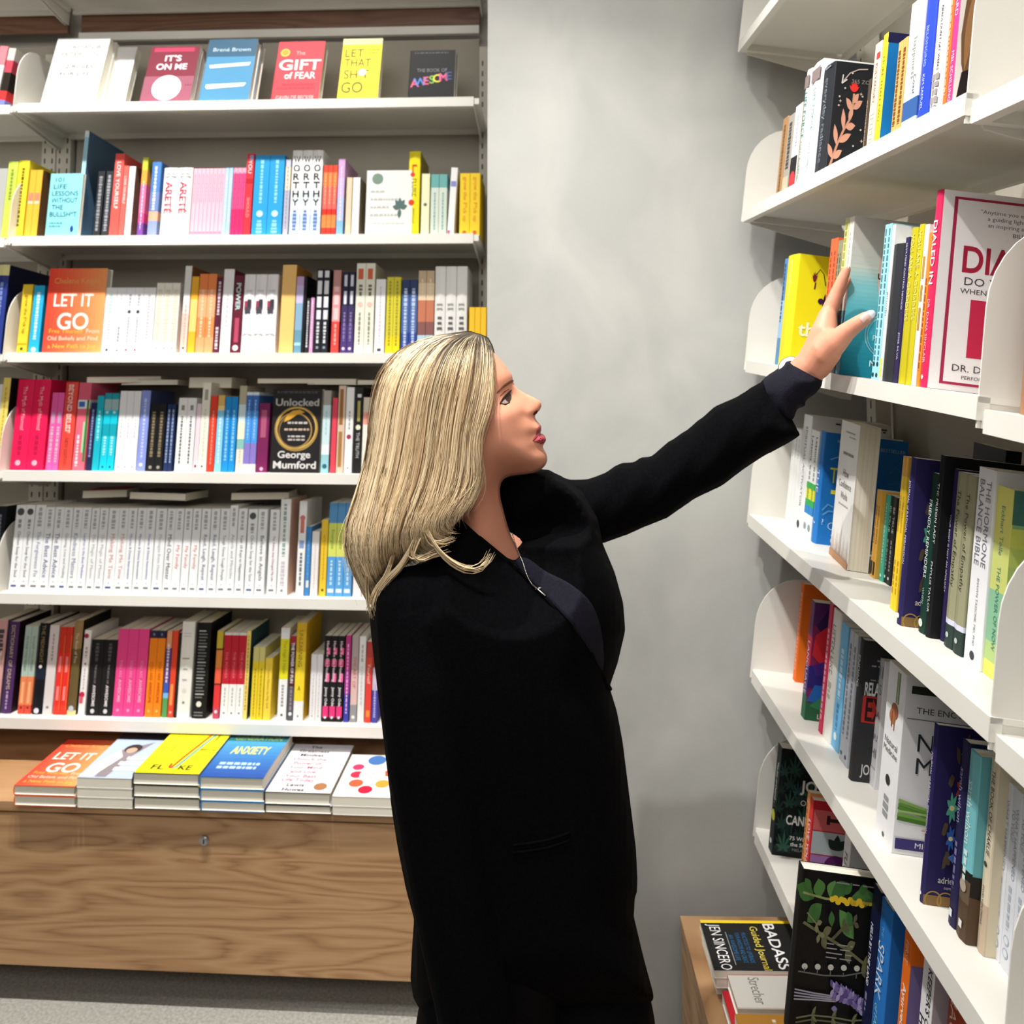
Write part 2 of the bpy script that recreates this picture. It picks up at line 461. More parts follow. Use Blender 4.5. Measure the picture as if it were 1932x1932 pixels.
o.matrix_world = frame_matrix(Vector((Q0.x, Q0.y, 0)), eR, bR, Vector((0, 0, 1)))

# ------------------------------------------------------------------ bookcases
def plane_pt(P, n, px, py):
    d = ray(px, py); C = Vector((0, 0, CAMZ)); k = (P - C).dot(n) / d.dot(n); return C + d * k
def rounded_plate(depth, height, r):
    pts = [(0, -.02), (depth, -.02), (depth, height), (r, height)]
    for k in range(1, 9):
        a = math.pi / 2 * k / 8; pts.append((r - r * math.sin(a), height - r * 1.15 + r * 1.15 * math.cos(a)))
    return pts
def add_shelf(root, sh, plates=(True, True), ph=.185, joint=True):
    Mi = frame_matrix(sh.O, sh.eu, sh.ev, sh.ew)
    g = Geo(); L = sh.len; t = sh.thick
    g.box(0, L, .0, sh.depth, -.006, 0, M_WHITE)                       # board
    g.box(0, L, -.001, .012, -t, -.0001, M_WHITE)                      # folded front lip
    g.box(0, L, sh.depth - .01, sh.depth, -t * .8, -.006, M_WHITE)
    b = g.obj('shelf_board', root); b.matrix_world = Mi
    for k, on in enumerate(plates):
        if not on: continue
        g = Geo(); x = -.016 if k == 0 else L - .002
        if on is True: g.prism(rounded_plate(sh.depth, ph, .085), 'x', x, x + .002, M_WHITE)
        # flange under the board that carries it
        g.prism([(.01, -.006), (sh.depth, -.006), (sh.depth, -.055), (sh.depth - .02, -.055), (.02, -t)], 'x', x, x + .003, M_WHITE)
        g.box(min(x, x + .0165), x + .0165, .004, sh.depth - .02, -.02, -.003, M_WHITE)
        g.obj('end_bracket', b)
    return b
def upright(root, M, x, y, z0, z1, two=True):
    g = Geo()
    g.box(x - .022, x + .022, y, y + .03, z0, z1, M_PANEL)
    xs = (x - .012, x + .012) if two else (x,)
    z = z0 + .02
    while z < z1 - .03:
        for q in xs: g.box(q - .0018, q + .0018, y - .0006, y + .001, z, z + .016, M_DARK)
        z += .032
    o = g.obj('slotted_upright', root); o.matrix_world = M
    return o
TL, TR = R(6.0), R(7.0)
ZUP = Vector((0, 0, 1))
LSH = []
LY = [(450, 189), (450, 443), (450, 665.5), (450, 892.5), (400, 1126), (400, 1364)]
LN = ['top back-bookcase shelf', 'second back-bookcase shelf', 'third back-bookcase shelf', 'fourth back-bookcase shelf', 'fifth back-bookcase shelf', 'sixth back-bookcase shelf']
uleft = (plane_pt(P0, bL, 25, 443) - P0).dot(eL); uright = (plane_pt(P0, bL, 893, 443) - P0).dot(eL)
LLEN = uright - uleft
for (px, py), nm in zip(LY, LN):
    q = plane_pt(P0, bL, px, py); O = P0 + eL * uleft; O = Vector((O.x, O.y, q.z))
    LSH.append(Shelf(O, eL, bL, TL, LLEN, .258, .027, nm))
MB = frame_matrix(Vector((P0.x, P0.y, 0)) + eL * uleft, eL, bL, ZUP)
caseL = thing('bookcase', 'wide white slotted-upright bookcase with six shelves behind the woman', 'bookcase', MB)
for s in LSH: add_shelf(caseL, s, (True, 2))
s7 = Shelf(LSH[0].O + ZUP * .40, eL, bL, TL, LLEN, .258, .027, 'x'); add_shelf(caseL, s7, (True, 2))
upright(caseL, MB, -.012, .245, .02, 2.5); upright(caseL, MB, LLEN + .014, .245, .02, 2.5)
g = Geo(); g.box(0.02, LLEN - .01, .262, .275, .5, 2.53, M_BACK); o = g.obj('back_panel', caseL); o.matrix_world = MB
g = Geo(); g.box(0.02, LLEN - .01, .262, .275, 2.575, 3.0, M_WALNUT); o = g.obj('wood_back_panel', caseL); o.matrix_world = MB
g = Geo(); g.box(0.02, LLEN - .01, .25, .27, 2.545, 2.57, M_WHITE); o = g.obj('display_rail', caseL); o.matrix_world = MB
# neighbouring bay, cut by the left edge of the view
NL = .9
MN = frame_matrix(Vector((P0.x, P0.y, 0)) + eL * (uleft - NL - .024), eL, bL, ZUP)
caseN = thing('bookcase', 'neighbouring white bookcase bay cut off by left edge of the view', 'bookcase', MN)
NSH = []
for s in LSH:
    q = Shelf(s.O - eL * (NL + .024) - ZUP * .004, eL, bL, TL, NL, .258, .027, s.name.replace('back-bookcase', 'left-bay')); NSH.append(q); add_shelf(caseN, q, (True, 2))
q = Shelf(s7.O - eL * (NL + .024), eL, bL, TL, NL, .258, .027, 'x'); add_shelf(caseN, q)
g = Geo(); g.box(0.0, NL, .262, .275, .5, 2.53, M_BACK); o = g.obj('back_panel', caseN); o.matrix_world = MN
g = Geo(); g.box(0.0, NL, .262, .275, 2.575, 3.0, M_WALNUT); o = g.obj('wood_back_panel', caseN); o.matrix_world = MN
upright(caseN, MN, NL - .012 - .024, .245, .02, 2.5); upright(caseN, MN, .02, .245, .02, 2.5)

# right-hand bookcase
RSH = []
RLEN = .9
RY = [(1399, 74), (1403.5, 398), (1409, 680), (1419, 974), (1426, 1273), (1432, 1579)]
RN = ['top shelf at right', 'upper shelf of right bookcase', 'hand-height shelf of right bookcase', 'chest-height shelf of right bookcase', 'waist-height shelf of right bookcase', 'lowest shelf of right bookcase']
for (px, py), nm in zip(RY, RN):
    q = plane_pt(Q0, bR, px, py); O = Vector((Q0.x, Q0.y, q.z))
    RSH.append(Shelf(O, eR, bR, TR, RLEN, .225, .024, nm))
MR = frame_matrix(Vector((Q0.x, Q0.y, 0)), eR, bR, ZUP)
caseR = thing('bookcase', 'white slotted-upright bookcase along the right that the woman reaches into', 'bookcase', MR)
for s in RSH: add_shelf(caseR, s, (True, False))
upright(caseR, MR, .03, .24, .02, 2.5, False); upright(caseR, MR, RLEN - .02, .24, .02, 2.5, False)
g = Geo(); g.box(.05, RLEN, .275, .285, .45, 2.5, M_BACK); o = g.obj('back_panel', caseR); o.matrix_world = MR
MR2 = frame_matrix(Vector((Q0.x, Q0.y, 0)) + eR * (RLEN + .012), eR, bR, ZUP)
caseR2 = thing('bookcase', 'nearest white bookcase bay cut off by right edge of the view', 'bookcase', MR2)
R2SH = []
for s in RSH:
    q = Shelf(s.O + eR * (RLEN + .012) - ZUP * .012, eR, bR, TR, .9, .225, .024, s.name.replace('right bookcase', 'nearest right bay')); R2SH.append(q); add_shelf(caseR2, q, (True, True), ph=.2)
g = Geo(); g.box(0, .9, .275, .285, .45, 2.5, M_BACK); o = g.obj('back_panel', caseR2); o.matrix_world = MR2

# ------------------------------------------------------------------ oak drawer cabinets
def cabinet(M, L, depth, ztop, zbot, label, lock=None):
    r = thing('drawer_cabinet', label, 'cabinet', M)
    g = Geo(); g.box(0, L, 0, depth, ztop - .022, ztop, M_OAK); g.obj('cabinet_top', r)
    g = Geo(); g.box(.004, L - .004, .014, depth, zbot + .004, ztop - .0225, M_OAK); g.obj('carcass', r)
    f = Geo(); f.box(.002, L - .002, .002, .0138, zbot, ztop - .027, M_OAK); d = f.obj('drawer_front', r)
    if lock is not None:
        k = Geo(); x, z = lock
        k.tube([(x, .0025, z), (x, -.004, z)], .011, M_STEEL, 20); k.tube([(x, -.004, z), (x, -.006, z)], .0085, M_STEEL, 20)
        k.box(x - .0012, x + .0012, -.0066, -.006, z - .005, z + .005, M_DARK); k.obj('cylinder_lock', d)
    b = Geo(); b.box(.05, L - .05, .2, depth - .02, 0, zbot + .004, M_DARK); b.obj('plinth', r)
    return r
c0 = at(770, 1536, 2.13)
CT = c0.z; CB = at(775, 1853, 2.13).z
uc = (at(-700, 1500, 2.2) - c0).dot(eL)
MC = frame_matrix(Vector((c0.x, c0.y, 0)) + eL * (-1.55), eL, bL, ZUP)
lk = plane_pt(c0, bL, 386, 1585)
cabinet(MC, 1.62, .40, CT, CB, 'long oak drawer cabinet with a round lock below the back bookcase', ((lk - c0).dot(eL) + 1.55, lk.z))
r0 = at(1283, 1728, 1.765)
MCR = frame_matrix(Vector((r0.x, r0.y, 0)), eR, bR, ZUP)
cabinet(MCR, 1.75, .38, r0.z, r0.z - .385, 'oak drawer cabinet under the right bookcase, bottom of the view')
# ------------------------------------------------------------------ books on the back bookcase
S1, S2, S3, S4, S5, S6 = LSH
W_, K_ = '#f4f4f2', '#17171b'
GT = '#a9a9a9'
# second shelf
stock(S2, [
 (20, 41, 303, 1, '#f3dd3a', 'bright yellow paperback at far left', [G('#6b5a12', .1, .85, .25)]),
 (44, 68, 321, 2, '#f6b63e', 'golden yellow paperback with brown cover', [B('#d98a6a', .34, .46, .1, .9), B('#f2d2b0', .46, .5, .1, .9)], dict(fc='#6a4a2c')),
 (141, 149, 247, 2, [(0, '#e8f0f6'), (.06, '#a9d6ea'), (.62, '#dfeef0')], 'tall thin pale blue picture book', [], dict(fc='#4f6f8c', D=.2)),
 (174, 187, 323, 1, '#2b2c30', 'dark grey paperback beside tall blue books', [G('#8e9096', .08, .9, .5)]),
 (190, 203, 323, 1, '#33353b', 'dark grey paperback beside red pair', [G('#9b9da3', .06, .9, .5)]),
 (204, 221.5, 290, 1, '#ee5a52', 'taller coral red paperback', [T('LOVE YOURSELF', W_, .1, .66, .42)]),
 (222, 232, 313, 1, '#f0655d', 'shorter coral red paperback', [T('LOVE YOURSELF', W_, .08, .6, .42)]),
 (233, 245, 314, 1, W_, 'plain white paperback with brown cover', [G('#d9d9d4', .1, .5, .3)], dict(fc='#7b5a52')),
 (257, 268, 297, 1, [(0, '#c3c344'), (.16, '#f2a046'), (.34, '#f2709c'), (.7, '#e24d8c'), (.82, '#7a4a9a')], 'rainbow striped thin paperback', [G('#f4d9e4', .3, .9, .2)]),
 (276, 294, 306, 1, [(0, '#4a7cc0'), (.4, '#6d85bb'), (.66, '#e7a98c'), (.78, '#8e9cc4')], 'blue to lilac hardcover', [G('#e8edf6', .06, .64, .3)], dict(hard=True)),
 (300, 355, 317, 2, W_, 'thick white hardcover with red lettering', [B('#c9c9c9', .07, .085, .2, .85), B('#c9c9c9', .1, .13, .15, .9), T('ARETÉ', '#b8304c', .2, .66, .6, .02), D('#cfcfcf', .82, .28), B('#d0d0d0', .93, .945, .2, .7)], dict(hard=True)),
 (357, 417, 318, 8, '#f2b4c4', 'thin pale pink paperback', [G('#e38fa8', .08, .5, .3), B('#e0809c', .92, .95, .1, .9)]),
 (417, 432, 317, 2, '#a9c8ee', 'thin light blue paperback', [G('#d6e6fa', .1, .8, .3)]),
 (433, 457, 317, 3, [(0, '#f4a2bb'), (.08, '#ea5088'), (.6, '#e02e6c')], 'thin magenta pink paperback', [G('#c01f57', .06, .9, .25)]),
 (457, 471, 290, 1, '#e2323e', 'bright red tall paperback', [B('#9aa0c4', .02, .08, .4, .9), T('YOU', W_, .08, .24, .5), B('#b3202c', .3, .36), T('SHOULD', '#f6a0a0', .5, .8, .4)]),
 (473, 530, 293, 2, '#2a9ad8', 'sky blue paperback', [G('#8fd0f2', .06, .6, .22), D('#bfe6f8', .72, .22), G('#8fd0f2', .8, .97, .4)]),
 (532, 542, 301, 1, [(0, '#c6c4d4'), (.1, '#ecdcc4'), (.4, '#b9b7c8')], 'pale lavender and cream paperback', [G('#8b89a0', .1, .9, .25)]),
 (544, 603, 284, 3, [(0, '#f2f2f0'), (.5, '#e6eef2'), (.75, '#cfe0f2')], 'tall white hardcover with stacked black capitals', [K('WORTHY', '#20222a', .06, .66, .62), G('#5a7bb8', .7, .93, .4)], dict(hard=True)),
 (605, 632, 312, 3, [(0, '#e84a34'), (.1, '#f08048'), (.3, '#ea6a62'), (.62, '#d83228'), (.7, '#ee8a48'), (.88, '#d83a30')], 'thin orange red paperback', [G('#f6b07a', .12, .55, .25)]),
 (633, 646, 300, 1, [(0, '#d2a6d6'), (.25, '#cdb4e4'), (.5, '#b5c0ee'), (.8, '#86b8ea')], 'lilac to light blue paperback', [G('#eadcf4', .1, .8, .2)]),
 (650, 661, 335, 1, '#e9cdb0', 'small beige paperback', []),
 (662, 676, 335, 1, '#f3f0ea', 'small white paperback with tan cover', [G('#dedbd4', .1, .9, .2)], dict(fc='#a89a80')),
 (768, 790, 286, 1, '#f4e21e', 'tall bright yellow hardcover with red arrows', [FLX for FLX in (T('FLUKE', '#5a5218', .33, .54, .36), B('#d8481c', .16, .18, .3, .7), B('#d8481c', .16, .26, .3, .42), D('#d8481c', .28, .2, .36), D('#d8481c', .61, .26, .3), T('BRIAN KLAAS', '#6a6018', .68, .86, .28))], dict(hard=True, fc='#9b8d2a')),
 (793, 809, 328, 1, '#f0edc4', 'pale cream paperback right of yellow hardcover', [D('#6b6b52', .5, .2)]),
 (811, 842, 329, 2, [(0, '#6fb0ac'), (.22, '#d6dfd2')], 'mint paperback with teal top', [G('#8dbab4', .3, .9, .25)]),
 (843, 856, 316, 1, W_, 'white paperback leaning right', [B('#8b8fd0', .2, .28, .1, .9), B('#d8487c', .92, .99, 0, .4)], dict(lean=.045)),
 (866, 905, 327, 2, '#f8d22e', 'yellow paperback with orange lettering', [T('grow the F*ck up', '#e08a1c', .06, .78, .5), D('#d0643c', .95, .2)]),
], 'books on the second shelf of the back bookcase')
face_out(S2, 84, 146, 328, .014, 'cyan paperback facing out with navy capitals', [FT('101', '#20406a', .3, .9, .07, .36), FT('LIFE', '#20406a', .33, .79, .075, .42), FT('LESSONS', '#20406a', .5, .68, .075, .8), FT('WITHOUT', '#20406a', .5, .57, .075, .8), FT('THE', '#20406a', .3, .46, .075, .34), FT('BULLSH*T', '#20406a', .5, .35, .075, .82), FG('#5a9aa8', .1, .5, .2, .02), FG('#5a9aa8', .1, .45, .15, .02), FP('#2b3f96', leafpoly(.78, .06, .12, .05, 1.2))], 'books on the second shelf of the back bookcase', bands='#7fd6dc', fc='#8fe2e6', v=.01)
face_out(S2, 688, 776, 322, .024, 'off-white paperback facing out with green dot', [FC('#7b9483', .24, .87, .12), FG('#c3c3c0', .1, .4, .66, .03), FG('#c3c3c0', .1, .75, .54, .03), FG('#c3c3c0', .1, .5, .42, .03), FG('#c3c3c0', .1, .7, .3, .03), FG('#d6d6d2', .1, .85, .18, .02)] + [FP('#55706c', leafpoly(.74, .42, .16, .04, a)) for a in (.2, .9, 1.6, 2.3, 3.0, 4.6)], 'books on the second shelf of the back bookcase', bands='#d9d6cd', fc='#ecebe6')
# third shelf
WB = [G('#c9ccd6', .2, .8, .25), D('#4a4a50', .95, .12)]
stock(S3, [
 (30, 49, 537, 1, '#f4cf36', 'yellow paperback with brown lettering', [T('grow the F*ck up', '#7a5a18', .04, .84, .42), B('#e09a1c', .86, .88), D('#5a4a1c', .94, .16)]),
 (52, 72, 539, 1, '#28b0e2', 'cyan blue paperback', [G('#d2f0fa', .1, .8, .34), D(W_, .95, .22)], dict(fc='#0f7fa8')),
 (190, 211, 543, 1, W_, 'white paperback with pale mint print', [G('#b9d8d2', .1, .4, .3), G('#c9c9d2', .5, .9, .3), D('#55565c', .95, .14)]),
 (211, 229, 543, 1, '#f3f3f6', 'white paperback with small grey print', [G('#c6c6d0', .1, .3, .2), G('#9a9aa6', .6, .85, .25), D('#777', .96, .12)]),
 (229, 262, 543, 2, '#f2f2f6', 'white paperback with black figure and red dot', [G('#a8a8b6', .1, .28, .3), D('#3a3a44', .37, .2), G('#bcbccb', .45, .9, .34), D('#c8485a', .95, .14)]),
 (262, 285, 543, 1, '#f0f0f2', 'white paperback with faint long title', [G('#c4c4cc', .1, .8, .25)]),
 (286, 331, 534, 3, '#efeade', 'cream textured paperback', [G('#dcd4c0', .1, .85, .7), D('#6d6a60', .93, .1)]),
 (338, 351, 502, 1, [(0, '#e6e6e2'), (.4, '#f2dcd8'), (.55, '#f4c8bc')], 'tall white to blush pink paperback', [G('#d9a89c', .45, .9, .25), D('#4a3a36', .94, .16)], dict(fc='#8c5a34')),
 (352, 366, 522, 1, [(0, '#f2b22e'), (.3, '#f9cc78'), (.72, '#f4b52e')], 'amber yellow paperback', []),
 (367, 400, 517, 2, [(0, '#f0884a'), (.2, '#f8a878'), (.55, '#f48c50'), (.8, '#f6a472')], 'orange gradient paperback', [G('#fcc8a4', .2, .8, .3)]),
 (401, 412, 523, 1, '#5a2036', 'dark maroon paperback with pale print', [G('#d8c8d0', .06, .5, .5), G('#d8c8d0', .66, .95, .5)]),
 (413, 433, 508, 1, '#f4f2f2', 'white paperback right of maroon spine', [G('#c4c4cc', .3, .7, .2)], dict(fc='#6a2438')),
 (434, 452, 520, 1, '#641a30', 'maroon paperback with round white emblem', [T('POWER', '#bfe0dc', .05, .5, .5, .02), B('#b84a66', .55, .86, .3, .75), D('#f2e6ea', .93, .3)]),
 (453, 518, 518, 3, '#f2f0f2', 'white hardcover with walking figure', [B('#a03a50', .34, .46, .15, .42), B('#3a3a44', .32, .44, .4, .75), B('#4a4650', .42, .5, .2, .7), G('#d9d6dc', .2, .25, .6), B('#dcd8de', .74, .76, .1, .9), D('#c0bcc4', .95, .16)], dict(hard=True)),
 (525, 552, 500, 1, '#f9c878', 'thick plain apricot paperback', [], dict(fc='#c98a3a')),
 (553, 567, 522, 1, [(0, '#c9a8d2'), (.12, '#cdc2ea'), (.35, '#8ab0cc'), (.7, '#6a9ab2')], 'lilac to steel blue paperback', [B('#a8d8e6', .86, .9)]),
 (568, 573, 520, 1, '#1a181c', 'thin black paperback', []),
 (574, 581, 563, 1, '#26262c', 'short thin black paperback with white print', [G('#d0d0d6', .05, .9, .5)]),
 (582, 589, 562, 1, '#d99ac8', 'short thin pink paperback', [G('#f2d8ec', .05, .9, .4)]),
 (591, 617, 508, 2, '#1d2028', 'black paperback with white block capitals', [B('#e8eaf0', .02, .1, .2, .85), B('#e8eaf0', .14, .3, .2, .85), B('#e8eaf0', .33, .46, .2, .85), B('#dfe2ea', .49, .6, .2, .85), G('#d8dae0', .63, .88, .45), D('#8a98a8', .93, .2)]),
 (623, 638, 510, 1, [(0, '#c89088'), (.2, '#f2a0a0'), (.62, '#e2463e')], 'salmon and red paperback', [B('#f9cdcd', .2, .26, .2, .8), B('#f9cdcd', .3, .42, .2, .8), B('#f9cdcd', .46, .6, .2, .8), G('#f2a8a0', .65, .9, .3)]),
 (641, 665, 513, 2, [(0, '#23223e'), (.42, '#3d3260'), (.65, '#4e3878')], 'dark purple paperback', [B('#dcdcea', .04, .18, .3, .75), B('#e4e4f0', .24, .4, .3, .75), G('#8a7aac', .5, .85, .35), D('#e2dcf0', .94, .24)]),
 (667, 703, 497, 2, '#ecead9', 'tall cream paperback with orange top mark', [B('#d4633c', .06, .18, .2, .75), G('#6a6a5c', .24, .37, .4), D('#f0c4b4', .46, .28), G('#8d8d7c', .55, .9, .22)], dict(fc='#d2cdb8')),
 (705, 724, 527, 1, '#f4f2f4', 'white paperback left of the yellow pair', [G('#d8d0da', .1, .9, .2), B('#44434a', .93, .97, .3, .7)]),
 (726, 753, 523, 2, [(0, '#dcd03a'), (.78, '#f8da1c')], 'lemon yellow paperback', [G('#a89a2a', .05, .9, .34)]),
 (755, 785, 528, 2, [(0, '#2a3c68'), (.2, '#4a6aa8'), (.72, '#2f4a9a')], 'royal blue paperback', [G('#c2d2f0', .12, .95, .45)]),
 (786, 817, 511, 2, [(0, '#c9ae8e'), (.15, '#ead2ae'), (.36, '#c87a5c'), (.62, '#8a5a56'), (.78, '#b9d4e0'), (.9, '#4a6a72')], 'sand and rust banded paperback', [G('#f0dcc8', .1, .3, .2)]),
 (818, 880, 503, 3, '#eceae6', 'tall white hardcover with grey blocks', [B('#9a9a96', .43, .45, .2, .75), B('#9a9a96', .48, .5, .2, .75), B('#5c5c5a', .58, .61, .3, .7), B('#5c5c5a', .64, .67, .3, .7), B('#5c5c5a', .7, .73, .25, .75), G('#b2b2ae', .8, .95, .4)], dict(hard=True)),
 (884, 917, 580, 3, '#f8c62e', 'short golden yellow paperback beside the grey wall', []),
], 'books on the third shelf of the back bookcase')
LETIT = [FT('LET IT', '#fbe9dc', .46, .62, .15, .68, .015), FT('GO', '#fbe9dc', .48, .37, .19, .54, .02), FT('Chelene Knight', '#f2b060', .5, .84, .07, .8), FT('Free Yourself', '#fac44a', .38, .255, .05, .58), FT('From', '#fbe0c8', .84, .255, .05, .22), FT('Old Beliefs and Find', '#fbe0c8', .5, .17, .05, .86), FT('a New Path to Joy', '#fac44a', .5, .07, .05, .82)]
def grad_lr(c0, c1, n=14):
    a, b = [int(c0[i:i + 2], 16) for i in (1, 3, 5)], [int(c1[i:i + 2], 16) for i in (1, 3, 5)]
    return [FR('#%02x%02x%02x' % tuple(int(a[k] + (b[k] - a[k]) * i / (n - 1)) for k in range(3)), i / n, (i + 1) / n, 0.001, .999) for i in range(n)]
def grad_ud(c0, c1, b0, b1, n=10):
    a, b = [int(c0[i:i + 2], 16) for i in (1, 3, 5)], [int(c1[i:i + 2], 16) for i in (1, 3, 5)]
    return [FR('#%02x%02x%02x' % tuple(int(a[k] + (b[k] - a[k]) * i / (n - 1)) for k in range(3)), 0, .999, b0 + (b1 - b0) * i / n, b0 + (b1 - b0) * (i + 1) / n) for i in range(n)]
face_out(S3, 79, 189, 507, .03, 'orange hardcover facing out with white capitals', grad_lr('#fa4b36', '#fda060') + LETIT, 'books on the third shelf of the back bookcase', bands='#e8842e', fc='#fa7a4a', hard=True)
# fourth shelf
stock(S4, [
 (17, 80, 716, 2, '#f01a55', 'thick magenta hardcover with white lettering', [T('The Myth of Normal', '#fbd0dc', .08, .56, .3), G('#b01440', .62, .85, .22), D('#f8b4c8', .92, .16)], dict(hard=True)),
 (85, 108, 741, 2, '#f260ac', 'bright pink paperback', [B('#c9a0bc', .26, .4, .25, .75), G('#d8b4ca', .44, .9, .5)]),
 (109, 133, 721, 1, '#ea4a3e', 'red hardcover with white block lettering', [T('BEYOND BELIEF', '#fbe0d8', .03, .58, .5, .02), T('NEW EDITION', '#6a2420', .64, .95, .3)], dict(hard=True)),
 (135, 158, 722, 1, [(0, '#e0607a'), (.2, '#f2f0ee'), (.3, '#f26a80')], 'pink paperback with green watermelon art', [B('#3a6ac0', .22, .28, .1, .6), B('#2f7a40', .2, .9, .78, .98), B('#a8d8a8', .45, .8, .62, .78), G('#fbdce2', .6, .95, .25, -.2)]),
 (161, 171, 760, 1, '#1d2750', 'thin navy paperback right of watermelon spine', [G('#8a93c0', .1, .8, .4)]),
 (172, 185, 747, 1, '#18b4c8', 'shorter turquoise paperback', [G('#8ee8f0', .2, .6, .4)]),
 (186, 213, 742, 2, [(0, '#1f9aa8'), (.08, '#a0c0c2'), (.22, '#12c8e0'), (.4, '#0fa4b8'), (.56, '#14c8de')], 'turquoise paperback with grey top block', [D('#d2f4f8', .25, .2), G('#aef0f6', .56, .8, .4), D('#14606c', .95, .16)]),
 (215, 255, 738, 3, '#efeff2', 'white paperback with faint grey title', [G('#c9c9d0', .35, .6, .2), D('#777780', .95, .12)]),
 (256, 273, 737, 1, '#8a9ae2', 'periwinkle blue paperback', [G('#c2ccf6', .1, .85, .3), D('#dfe4fb', .92, .2)], dict(fc='#3a4270')),
 (275, 305, 762, 2, '#1a1a1c', 'black paperback with tan lettering', [G('#8a7a5c', .12, .8, .42), D('#9a9488', .94, .2)]),
 (307, 323, 763, 2, '#20325c', 'thin navy paperback left of white pair', [G('#93a2c6', .08, .88, .45)]),
 (328, 362, 751, 2, '#f2f1ee', 'white paperback with spaced black words', [B('#8d8d8a', .1, .17, .35, .7), G('#6c6c6a', .25, .9, .24)]),
 (363, 372, 762, 1, '#ead6de', 'thin blush pink paperback', [B('#6b2c3c', .9, .94, .3, .7)]),
 (372, 388, 722, 1, '#f1ecdd', 'tall cream paperback left of scarlet spine', [B('#a9a699', .08, .2, .3, .7), G('#d8d2bf', .3, .9, .2), D('#6d6a5c', .94, .14)]),
 (389, 402, 747, 1, '#e8402a', 'scarlet paperback', [G('#f49a8a', .2, .9, .22)]),
 (403, 416, 746, 1, [(0, '#e2b868'), (.14, '#f4dc98'), (.2, '#8ad0f2')], 'light blue paperback with yellow top', [G('#d2eefb', .3, .9, .34)]),
 (417, 441, 749, 2, '#1a90dc', 'azure blue paperback', [G('#8ccaf6', .18, .85, .4)]),
 (443, 457, 728, 1, [(0, '#bdb49a'), (.22, '#d2e6ec'), (.42, '#f4efd0'), (.62, '#8ac0b8'), (.74, '#efe6d6')], 'pale green and cream banded paperback', [G('#f2c8b0', .75, .95, .3)]),
 (457, 481, 740, 2, [(0, '#dfe8f2'), (.04, '#3c6ebc'), (.24, '#4a9ae8'), (.64, '#8a7ac8'), (.9, '#f1ebe2')], 'blue and violet banded paperback', [G('#9ac8f6', .1, .6, .25)]),
 (482, 503, 761, 1, '#7a2258', 'plum purple paperback', [B('#b05878', .1, .5, .25, .75), D('#e2b4cc', .95, .16)]),
 (604, 619, 737, 1, [(0, '#a8a49a'), (.18, '#cfe6ea'), (.66, '#eaf0f4'), (.78, '#9accd6')], 'pale aqua paperback right of black cover', [G('#a8cfda', .25, .55, .2), D('#27687c', .92, .3)]),
 (622, 632, 751, 1, '#e2485a', 'thin coral red paperback', []),
 (633, 647, 728, 1, '#e0c4ae', 'beige paperback with brown label', [B('#9a6a34', .04, .45, .2, .7), B('#a87c42', .53, .93, .2, .7)]),
 (648, 663, 731, 1, W_, 'white paperback with crimson dot', [G('#9a9a9c', .28, .5, .22), D('#a8325a', .58, .3), D('#6a6a6a', .94, .1)]),
 (665, 680, 731, 1, '#201f1f', 'black paperback with cream dot', [B('#b4a85c', .16, .4, .35, .7), D('#e8e6c8', .47, .32), T('THE TRUTH', '#c9c9c6', .53, .82, .55), B('#e4e4e0', .08, .12, .3, .8)]),
 (681, 699, 750, 1, [(0, '#d8ceb8'), (.2, '#f0a898'), (.36, '#f0ece0')], 'cream paperback behind blonde hair', [G('#e2968a', .2, .36, .5)]),
 (700, 716, 742, 1, '#e9e4d8', 'ivory paperback hidden behind blonde hair', []),
], 'books on the fourth shelf of the back bookcase')
face_out(S4, 508, 602, 735, .022, 'black paperback facing out with gold rings', [FT('Unlocked', '#b9b4b0', .5, .84, .085, .88, .02), FC('#a98a4a', .5, .52, .44, .40), FC('#d8b25c', .5, .53, .41, .385), FC('#8a7048', .48, .5, .34, .315), FC('#c9a252', .46, .5, .36, .345)] + [FP('#e0a83a', [(.24, .6), (.3, .69), (.42, .74), (.56, .75), (.66, .72), (.5, .69), (.36, .63)])] + [FG('#c9c2bc', .32, .72, .58, .025), FG('#c9b09c', .26, .78, .5, .025), FG('#c9c2bc', .34, .68, .42, .02), FG('#c9c2bc', .34, .68, .38, .02), FT('George', '#dcdad8', .48, .2, .08, .66, .02), FT('Mumford', '#dcdad8', .5, .09, .085, .86, .02), FG('#4a4a4a', .08, .9, .95, .025)], 'books on the fourth shelf of the back bookcase', bands='#1c1b1b', fc='#222020')
# fifth shelf: the long white series
ser = [(15, 34, 953), (34, 51, 953), (52, 72, 953), (72, 89, 957), (90, 107, 957), (107, 124, 958), (125, 142, 958), (142, 159, 958), (160, 175, 959), (176, 192, 959), (193, 213, 959), (213, 231, 959), (231, 247, 959), (248, 265, 959), (265, 283, 959), (284, 304, 960), (305, 321, 960), (321, 337, 960), (338, 353, 960), (354, 370, 960), (371, 388, 960), (389, 406, 960), (407, 425, 960), (425, 440, 954), (441, 458, 960), (460, 478, 961), (479, 497, 961), (502, 520, 962)]
tt = ['Chicken Soup for the Soul'] * 2 + ['The Forgiveness Fix'] + ['The Best Advice'] * 2 + ['Grieving, Loss and Healing', 'Kindness Matters', 'Laughter is the Best Medicine'] + ['The Magic of Moms'] * 2 + ['Making Me Time'] * 2 + ['Miracles & Divine Intervention'] * 3 + ['Messages from Heaven', 'Mind Over Matter'] + ['My Family'] * 3 + ['Read, Laugh, Repeat'] * 2 + ['Tough Times Tough People', 'Angels and Miracles', 'Your 10 Keys to Happiness', 'Chicken Soup for the Soul', 'Believe in Angels', 'The Advice that Changed My Life']
